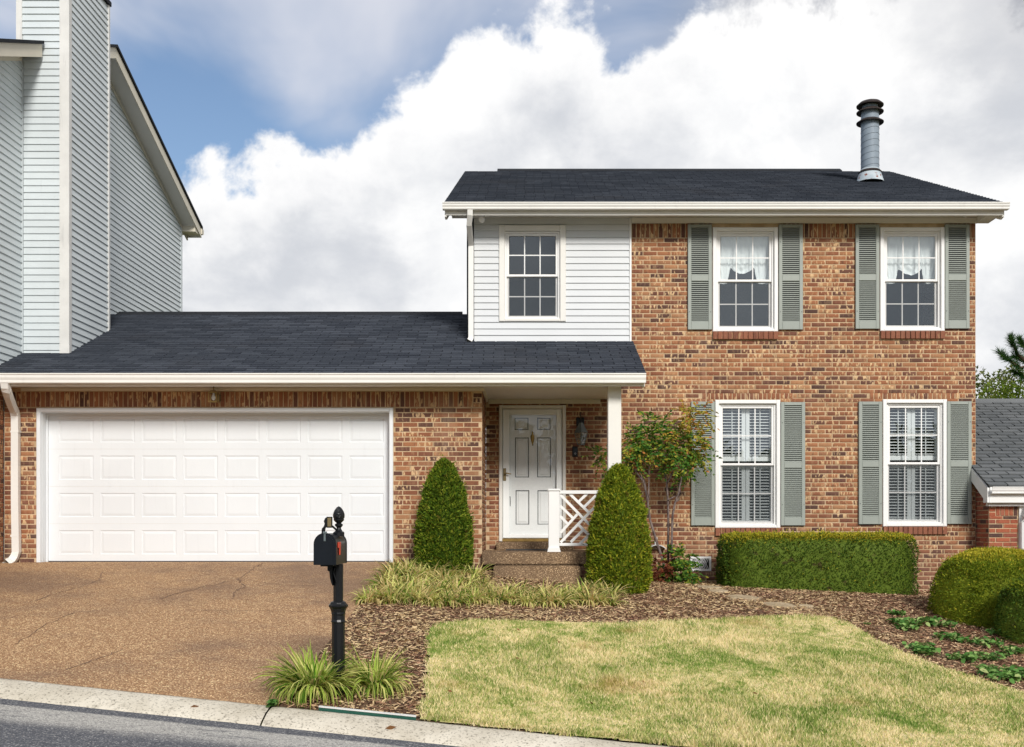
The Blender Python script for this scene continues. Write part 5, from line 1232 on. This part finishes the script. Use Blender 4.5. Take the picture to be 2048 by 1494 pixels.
ocl = [cl(1275, 895, .17, .12, -.12), cl(1355, 865, .18, .12, -.1), cl(1385, 880, .15, .14, -.12), cl(1380, 835, .12, .14), cl(1395, 825, .10, .10), cl(1318, 905, .16, .06, -.1), cl(1255, 900, .1, .08, -.1), cl(1400, 900, .08, .14, -.1)]
V, Fq = compound(ocl, [12, 17, 19, 24, 17, 11, 8, 11], rng, .26); link('autumn_foliage', np_mesh('autumn_foliage', V, Fq), 'nandina_orange', nd)
rebase(nd, tuple(np_(1336, 1155)))
ln_ = thing('low_nandina', 'low bushy green and red shrub at the foot of the bare stems', 'shrub')
c_ = [cl(1365, 1118, .14, .13, -.1), cl(1352, 1140, .17, .13, -.15), cl(1378, 1148, .13, .12, -.2), cl(1345, 1108, .08, .10, -.1)]
V, Fq = compound(c_, [38, 40, 36, 14], rng, .17); link('foliage', np_mesh('foliage', V, Fq), 'nandina_green', ln_)
c_ = [cl(1322, 1135, .12, .11, -.15), cl(1318, 1150, .12, .06, -.15), cl(1335, 1125, .07, .08, -.1)]
V, Fq = compound(c_, [30, 18, 14], rng, .15); link('red_foliage', np_mesh('red_foliage', V, Fq), 'nandina_red', ln_)
for x, y in ((1336, 1163), (1330, 1160), (1360, 1160), (1348, 1162)):
    b = hit(x, y); MB().tube([(b[0], b[1], b[2]-.03), (b[0]+random.uniform(-.03, .03), b[1]+.05, b[2]+.12), (b[0]+random.uniform(-.06, .06), b[1]+.08, b[2]+.25)], .006, 6).build('stem', 'cane', ln_)
rebase(ln_, hit(1345, 1163))

# ---- variegated lily turf
def turf_mesh(seed, n, L, cream=.5, dry=.2):
    rng = np.random.default_rng(seed); V = []; Fq = []; Cc = []
    for _ in range(n):
        a = rng.uniform(0, 2*np.pi); r0 = L*.30*math.sqrt(rng.random()); b = np.array([r0*math.cos(a), r0*math.sin(a), -.01])
        a2 = a+rng.normal(0, .5); lean = rng.uniform(.35, 1.45); ln = L*rng.uniform(.55, 1.1); w = rng.uniform(.0075, .0125)
        d = np.array([math.cos(a2), math.sin(a2), 0]); s = np.array([-d[1], d[0], 0]); tw = rng.normal(0, .5)
        kind = rng.random(); g = np.array([.22, .38, .025])*rng.uniform(.45, 1.25); e = np.array([.93, .87, .30])*rng.uniform(.8, 1.0)
        if dry <= kind < dry+.22: g = np.array([.74, .74, .25])*rng.uniform(.8, 1.0)
        if kind < dry: g = np.array([.80, .62, .26])*rng.uniform(.7, 1.0); e = np.array([.92, .77, .40])*rng.uniform(.75, 1.0)
        elif kind > .80: g = np.array([.10, .20, .02])*rng.uniform(.6, 1.2); e = g*1.8
        n0 = len(V); seg = 5
        for k in range(seg+1):
            t = k/seg; th = lean*(.35+1.35*t)
            p = b+d*ln*(math.sin(th)*t*.95)+np.array([0, 0, ln*t*math.cos(th*.78)])
            ww = w*(1-t**2.2)+.0006; sd = s+np.array([0, 0, tw*t])
            V += [p-sd*ww, p-sd*ww*.35, p+sd*ww*.35, p+sd*ww]; Cc += [(*e, 1), (*g, 1), (*g, 1), (*e, 1)]
        for k in range(seg):
            q = n0+4*k; Fq += [(q, q+1, q+5, q+4), (q+1, q+2, q+6, q+5), (q+2, q+3, q+7, q+6)]
    me = np_mesh('blades', V, Fq, False, Cc); me.materials.append(MATS['liriope']); return me
border = [turf_mesh(s, 105, .31, .85, .34+.1*(s % 3)) for s in (31, 32, 33, 34)]
rr = random.Random(4); spots = []
for x in range(738, 1240, 21): spots.append((x, 1207+rr.uniform(-4, 5)))
for x in range(752, 1225, 26): spots.append((x, 1192+rr.uniform(-5, 5)-(0)))
for x in range(770, 985, 24): spots.append((x, 1174+rr.uniform(-5, 4)))
for x in range(786, 965, 27): spots.append((x, 1156+rr.uniform(-4, 4)))
for x in range(792, 840, 22): spots.append((x, 1142+rr.uniform(-3, 3)))
for i, (x, y) in enumerate(spots):
    p = hit(x, y); o = link('lily_turf', border[i % 4], None, None, None, p); s = rr.uniform(.72, 1.02); o.scale = (s, s, s*rr.uniform(.85, 1.05)); o.rotation_euler[2] = rr.uniform(0, 6.28)
    tag(o, ('yellow striped lily turf clump in the row edging the mulch in front of the steps' if y > 1199 and x > 985 else 'yellow striped lily turf clump in the front row nearest the driveway' if y > 1199 else 'yellow striped lily turf clump in the middle of the porch border' if y > 1182 else 'yellow striped lily turf clump at the foot of the conical shrub by the garage'), 'plant', 'lily turf clumps in the porch border')
bigm = [turf_mesh(41, 620, .40, .85, .06), turf_mesh(42, 420, .37, .85, .08)]
p = hit(628, 1390); o = link('lily_turf', bigm[0], None, None, None, p); o.scale = (1.0, .95, 1.12); tag(o, 'big yellow striped lily turf clump left of the mailbox post by the kerb', 'plant')
p = hit(752, 1384); o = link('lily_turf', bigm[1], None, None, None, p); o.scale = (.74, .8, 1.12); o.rotation_euler[2] = 2; tag(o, 'medium lily turf clump just right of the mailbox post', 'plant')

# ---- strawberry-like ground cover in the right bed
def rosette(seed, n, r):
    rng = np.random.default_rng(seed); V = []; Fq = []
    for _ in range(n):
        a = rng.uniform(0, 2*np.pi); rad = r*math.sqrt(rng.random()); c = np.array([rad*math.cos(a), rad*math.sin(a), rng.uniform(.02, .075)]); h = rng.uniform(0, 2*np.pi); L = rng.uniform(.018, .042)
        tl = rng.normal(0, .35, 2); n0 = len(V)
        for (u, v, q) in ((-.9, 0, -.1), (-.35, .62, .12), (.45, .6, .1), (1.1, 0, -.2), (.45, -.6, .1), (-.35, -.62, .12), (.1, 0, -.08)):
            x = u*math.cos(h)-v*math.sin(h); y = u*math.sin(h)+v*math.cos(h); V.append(c+np.array([x*L, y*L, (q+tl[0]*u+tl[1]*v)*L]))
        Fq += [(n0+6, n0+k, n0+(k+1) % 6) for k in range(6)]
    me = np_mesh('leaves', V, Fq); me.materials.append(MATS['ivy_leaf']); return me
ros = [rosette(51, 95, .17), rosette(52, 62, .13), rosette(53, 140, .24)]
for i, (x, y, k, lb_) in enumerate(((1795, 1232, 1, None), (1800, 1250, 1, None), (1838, 1250, 0, None), (1862, 1245, 1, None), (1888, 1256, 1, None), (1898, 1280, 0, None), (1838, 1300, 0, None), (1852, 1312, 1, None), (1960, 1290, 2, None), (1925, 1322, 0, None), (1975, 1318, 2, None), (2000, 1350, 2, None), (2030, 1308, 0, None), (2005, 1362, 0, None), (2040, 1360, 1, None), (2000, 1272, 1, None), (2035, 1283, 1, None), (1816, 1262, 1, None), (1733, 1250, 1, 'tiny green seedling at the lawn edge'))):
    p = hit(x, y); o = link('ground_cover_plant', ros[k], None, None, None, p); o.rotation_euler[2] = i*1.7; s = .85+.25*((i*37) % 10)/10; o.scale = (s if not lb_ else .35,)*3
    tag(o, lb_ or 'low patch of broad dark green leaves in the mulch near the round shrubs', 'plant', None if lb_ else 'ground cover plants in the mulch')
p = hit(1468, 1172); o = link('creeping_plant', ros[2], None, None, None, p); o.scale = (.9, .6, .8); tag(o, 'low dark creeping plant between the wall vent and the hedge', 'plant')
jx, jy, jz = hit(552, 1412)
o = link('kerb_weed', rosette(60, 26, .05), None, None, None, (-1.93, jy-.06, float(zb(-1.93))+.0)); o.scale = (.6, 2.2, .7); tag(o, 'small green weed growing in the kerb joint by the driveway corner', 'weed')
lf = leaf_quads(np.zeros((1, 3)), np.array([[1., .3, .1]]), .09, .05, np.random.default_rng(3), 0, .05)
for x, y, s, lb_ in ((770, 1455, 1.0, 'curled brown leaf lying on the pale kerb'), (380, 1426, .8, 'brown leaf at the foot of the kerb below the driveway')):
    X, Y, Z = P(x, y, 7.72 if x > 500 else 7.98); o = link('fallen_leaf', np_mesh('fallen_leaf', lf[0], lf[1]), 'dry_leaf', None, None, (X, Y, float(zb(X))-.03+.012)); o.scale = (s, s, s); tag(o, lb_, 'leaf')

for i, (x, y) in enumerate(((1030, 1325), (1120, 1295), (1290, 1375), (1505, 1395), (1420, 1300), (905, 1395), (1180, 1415), (1700, 1405), (1040, 1270))):
    X, Y, Z = hit(x, y); o = link('fallen_leaf', np_mesh('fallen_leaf', lf[0], lf[1]), 'dry_leaf', None, None, (X, Y, Z+.045)); o.scale = (.55,)*3; o.rotation_euler = (.3*math.sin(i), .4*math.cos(i*2), i*1.9)
    tag(o, 'small dry brown leaf lying on the lawn', 'leaf', 'dry leaves on the lawn')
# ---- grass and mulch
def grass():
    rng = np.random.default_rng(9); lo = LPN.min(0); hi_ = LPN.max(0); hi_ = np.array([min(hi_[0], 6.6), hi_[1]])
    N = 420000; X = rng.uniform(lo[0]-.03, hi_[0], N); Y = rng.uniform(lo[1], hi_[1]+.03, N)
    jx_ = X+rng.normal(0, .02, N)+.03*np.sin(Y*9)*np.sin(X*7+1); jy_ = Y+rng.normal(0, .02, N)+.03*np.sin(X*8)*np.sin(Y*5+X*3)
    # thin out with distance: far blades shrink below a pixel
    k = inside(jx_, jy_, lawn_poly) & (rng.random(N) < np.clip(1.25-(Y-lo[1])/9, .35, 1)); X, Y = X[k], Y[k]; n = len(X)
    Z = gz(X, Y)+.012
    edge = (Y < (7.85-.15*X)-D0+.10)
    h = rng.uniform(.018, .044, n)*np.where(edge, 1.5, 1)*(1+.35*np.sin(X*2.1+1)*np.sin(Y*1.7)); w = rng.uniform(.0026, .0054, n)
    a = rng.uniform(0, 2*np.pi, n); ln = rng.normal(0, .45, (n, 2))*h[:, None]; ln[edge, 1] -= .02
    b = np.stack([X, Y, Z], 1); s = np.stack([np.cos(a)*w, np.sin(a)*w, 0*a], 1); tip = b+np.stack([ln[:, 0], ln[:, 1], h], 1)
    V = np.stack([b-s, b+s, tip], 1).reshape(-1, 3); o = link('lawn_grass', np_mesh('lawn_grass', V, np.arange(3*n).reshape(n, 3)), 'grass_blade', None, 'stuff'); o['label'] = 'patchy green and straw coloured mown grass'; o['category'] = 'grass'
grass()
def mulch():
    rng = np.random.default_rng(13); N = 190000; X = rng.uniform(DRX+.01, 8.3, N); D = 7.4+9.2*rng.random(N); Y = D-D0
    k = (D > 7.85-.15*X+.03) & ~inside(X, Y, [(x, y) for x, y in lawn_poly]) & ~((X < 1.36) & (D > 15)) & ~((X > -.5) & (X < .7) & (D > 14.64)) & (D < 16.46) & ~((X < XL) & (D > 15.1))
    X, Y = X[k], Y[k]; n = len(X); Z = gz(X, Y)+rng.uniform(-.004, .022, n)
    a = rng.uniform(0, 2*np.pi, n); tl = rng.normal(0, .22, n); L = rng.uniform(.010, .032, n); W = rng.uniform(.003, .0075, n)
    d = np.stack([np.cos(a), np.sin(a), tl], 1)*L[:, None]; s = np.stack([-np.sin(a), np.cos(a), rng.normal(0, .3, n)], 1)*W[:, None]; c = np.stack([X, Y, Z], 1); up = np.array([0, 0, .003])
    V = np.stack([c-d-s, c+d-s*.6, c+d*1.1+s*.6+up, c-d*.9+s+up], 1).reshape(-1, 3); o = link('mulch', np_mesh('mulch', V, np.arange(4*n).reshape(n, 4)), 'mulch', None, 'stuff'); o['label'] = 'shredded brown bark mulch in the planting beds'; o['category'] = 'mulch'
mulch()

# ---- trees behind
def tree(name, label, base, H, crown, n, ln, wd, m, seed, limbs=6):
    t = thing(name, label, 'tree', base); rng = np.random.default_rng(seed); rr = random.Random(seed)
    tk = MB(); tk.tube([(0, 0, -.3), (rr.uniform(-.1, .1), 0, H*.3), (rr.uniform(-.2, .2), rr.uniform(-.2, .2), H*.62)], [H*.025, H*.02, H*.011], 8)
    for i in range(limbs):
        c, r = crown[i % len(crown)][0], crown[i % len(crown)][1]; z0 = H*rr.uniform(.3, .55)
        tk.tube([(0, 0, z0), (c[0]*.5+rr.uniform(-.2, .2), c[1]*.5, (z0+c[2])/2+.1*H*rr.random()), (c[0], c[1], c[2])], [H*.011, H*.007, H*.003], 6)
    tk.build('trunk', 'bark', t, smooth=True)
    Pp = []; Nn = []
    tot = sum(c[1]**2 for c in crown)
    for c, r in crown:
        k = int(n*r*r/tot); u = rng.normal(0, 1, (k, 3)); u /= np.linalg.norm(u, axis=1)[:, None]; q = u*r*(rng.random(k)**.4)[:, None]
        keep = (vnoise(q+np.array(c), 3.2/r*.8) > -.35) | (rng.random(k) < .25); Pp.append((q*np.array([1, 1, .8])+np.array(c))[keep]); Nn.append(u[keep])
    V, Fq = leaf_quads(np.concatenate(Pp), np.concatenate(Nn)*.6, ln, wd, rng, -.1, .7); link('crown', np_mesh('crown', V, Fq), m, t)
    return t
def tb(px, D, z=0.0): return ((px-CX)*D/F, D-D0, z)
tree('leafy_tree', 'thin leaved olive green tree behind the grey roof, beside the brick corner', tb(1985, 34, .35), 6.3, [((-.7, 0, 5.75), .6), ((.1, 0, 5.65), .5), ((.75, .2, 5.9), .55), ((.3, .3, 4.8), 1.0), ((-.8, .1, 4.7), .9)], 3600, .13, .07, 'tree_leaf', 61)
tree('leafy_tree', 'bright green bushy tree just above the grey ridge', tb(2025, 29, .35), 5.2, [((-.3, 0, 4.75), .55), ((.4, 0, 4.8), .6), ((1.1, .2, 5.0), .66), ((-.1, .3, 4.0), .9), ((.9, .2, 4.1), .9)], 6500, .09, .05, 'tree_leaf_bright', 62)
def pine():
    base = tb(2150, 27); t = thing('pine_tree', 'dark green pine reaching into the picture at the upper part of the frame edge', 'tree', base); rng = np.random.default_rng(71); rr = random.Random(71)
    MB().tube([(0, 0, -.3), (.1, 0, 4), (.0, .1, 8.5)], [.2, .15, .05], 10).build('trunk', 'bark', t, smooth=True)
    br = MB(); Pp = []; Nn = []
    def pxl(px, py, dd=0.0): q = P(px, py, 27+dd); return Vector((q[0]-base[0], q[1]-base[1], q[2]-base[2]))
    def tuft(c, d, n=150, L=.20):
        u = rng.normal(0, .55, (n, 3))+np.array(d)[None]*1.0; u /= np.linalg.norm(u, axis=1)[:, None]; Pp.append(np.array(c)+np.array(d)[None]*rng.uniform(-.16, .04, (n, 1))); Nn.append(u)
    paths = [([(2150, 700), (2090, 725), (2040, 735), (2015, 718), (2001, 706)], 0), ([(2060, 728), (2035, 708), (2024, 685), (2022, 676)], .1), ([(2090, 725), (2060, 705), (2045, 690), (2040, 680)], -.2), ([(2150, 740), (2080, 750), (2045, 752), (2030, 745)], .2), ([(2075, 735), (2050, 722), (2030, 715)], .3)]
    for pts_, dd in paths:
        w = [pxl(x, y, dd) for x, y in pts_]; br.tube(w, [.035*(1-.75*i/len(w)) for i in range(len(w))], 6)
        for i in range(1, len(w)):
            for f in (.25, .6, 1.0):
                c = w[i-1].lerp(w[i], f); d = (w[i]-w[i-1]).normalized()
                if i >= 2 or f > .6:
                    if f == 1.0 and i == len(w)-1: tuft(c, d, 130)
                    else: tuft(c, (d+Vector((rr.uniform(-.5, .5), rr.uniform(-.5, .5), rr.uniform(.2, .9)))).normalized(), 90)
    for k in range(46):                                            # the rest of the crown, out of frame
        a = rr.uniform(0, 6.28); z = rr.uniform(3.2, 8.8); r = rr.uniform(.4, 1.0)*(9.4-z)*.42
        if math.cos(a)*r < -.75: continue
        e = Vector((math.cos(a)*r, math.sin(a)*r, z+.2)); br.tube([(0, 0, z-.2), e*.6+Vector((0, 0, z*.4-.05)), e], [.03, .02, .01], 5); tuft(e, Vector((math.cos(a), math.sin(a), .4)).normalized(), 110); tuft(e*.8+Vector((0, 0, z*.2)), Vector((math.cos(a), math.sin(a), .8)).normalized(), 90)
    br.build('branches', 'bark', t)
    V, Fq = leaf_quads(np.concatenate(Pp), np.concatenate(Nn), .19, .012, rng, 0, .08); link('crown', np_mesh('crown', V, Fq), 'pine_needle', t)
pine()
def woods():
    """trees across the street, behind the camera: they show in the windows"""
    rng = np.random.default_rng(81); Pp = []; Nn = []
    for x in np.arange(-46, 47, 4.2):
        D = -24-rng.uniform(0, 7); Hh = rng.uniform(5.5, 9.0); r = rng.uniform(2.3, 3.4)
        for _ in range(6):
            c = np.array([x+rng.normal(0, 1.3), D-D0+rng.normal(0, 1), Hh*rng.uniform(.35, .8)]); n = 420; u = rng.normal(0, 1, (n, 3)); u /= np.linalg.norm(u, axis=1)[:, None]; Pp.append(c+u*r*.75*(rng.random((n, 1))**.35)); Nn.append(u)
    V, Fq = leaf_quads(np.concatenate(Pp), np.concatenate(Nn), .5, .32, rng, 0, .7); o = link('woods', np_mesh('woods', V, Fq), 'woods_leaf', None, 'stuff'); o['label'] = 'belt of green trees across the street'; o['category'] = 'woods'
woods()
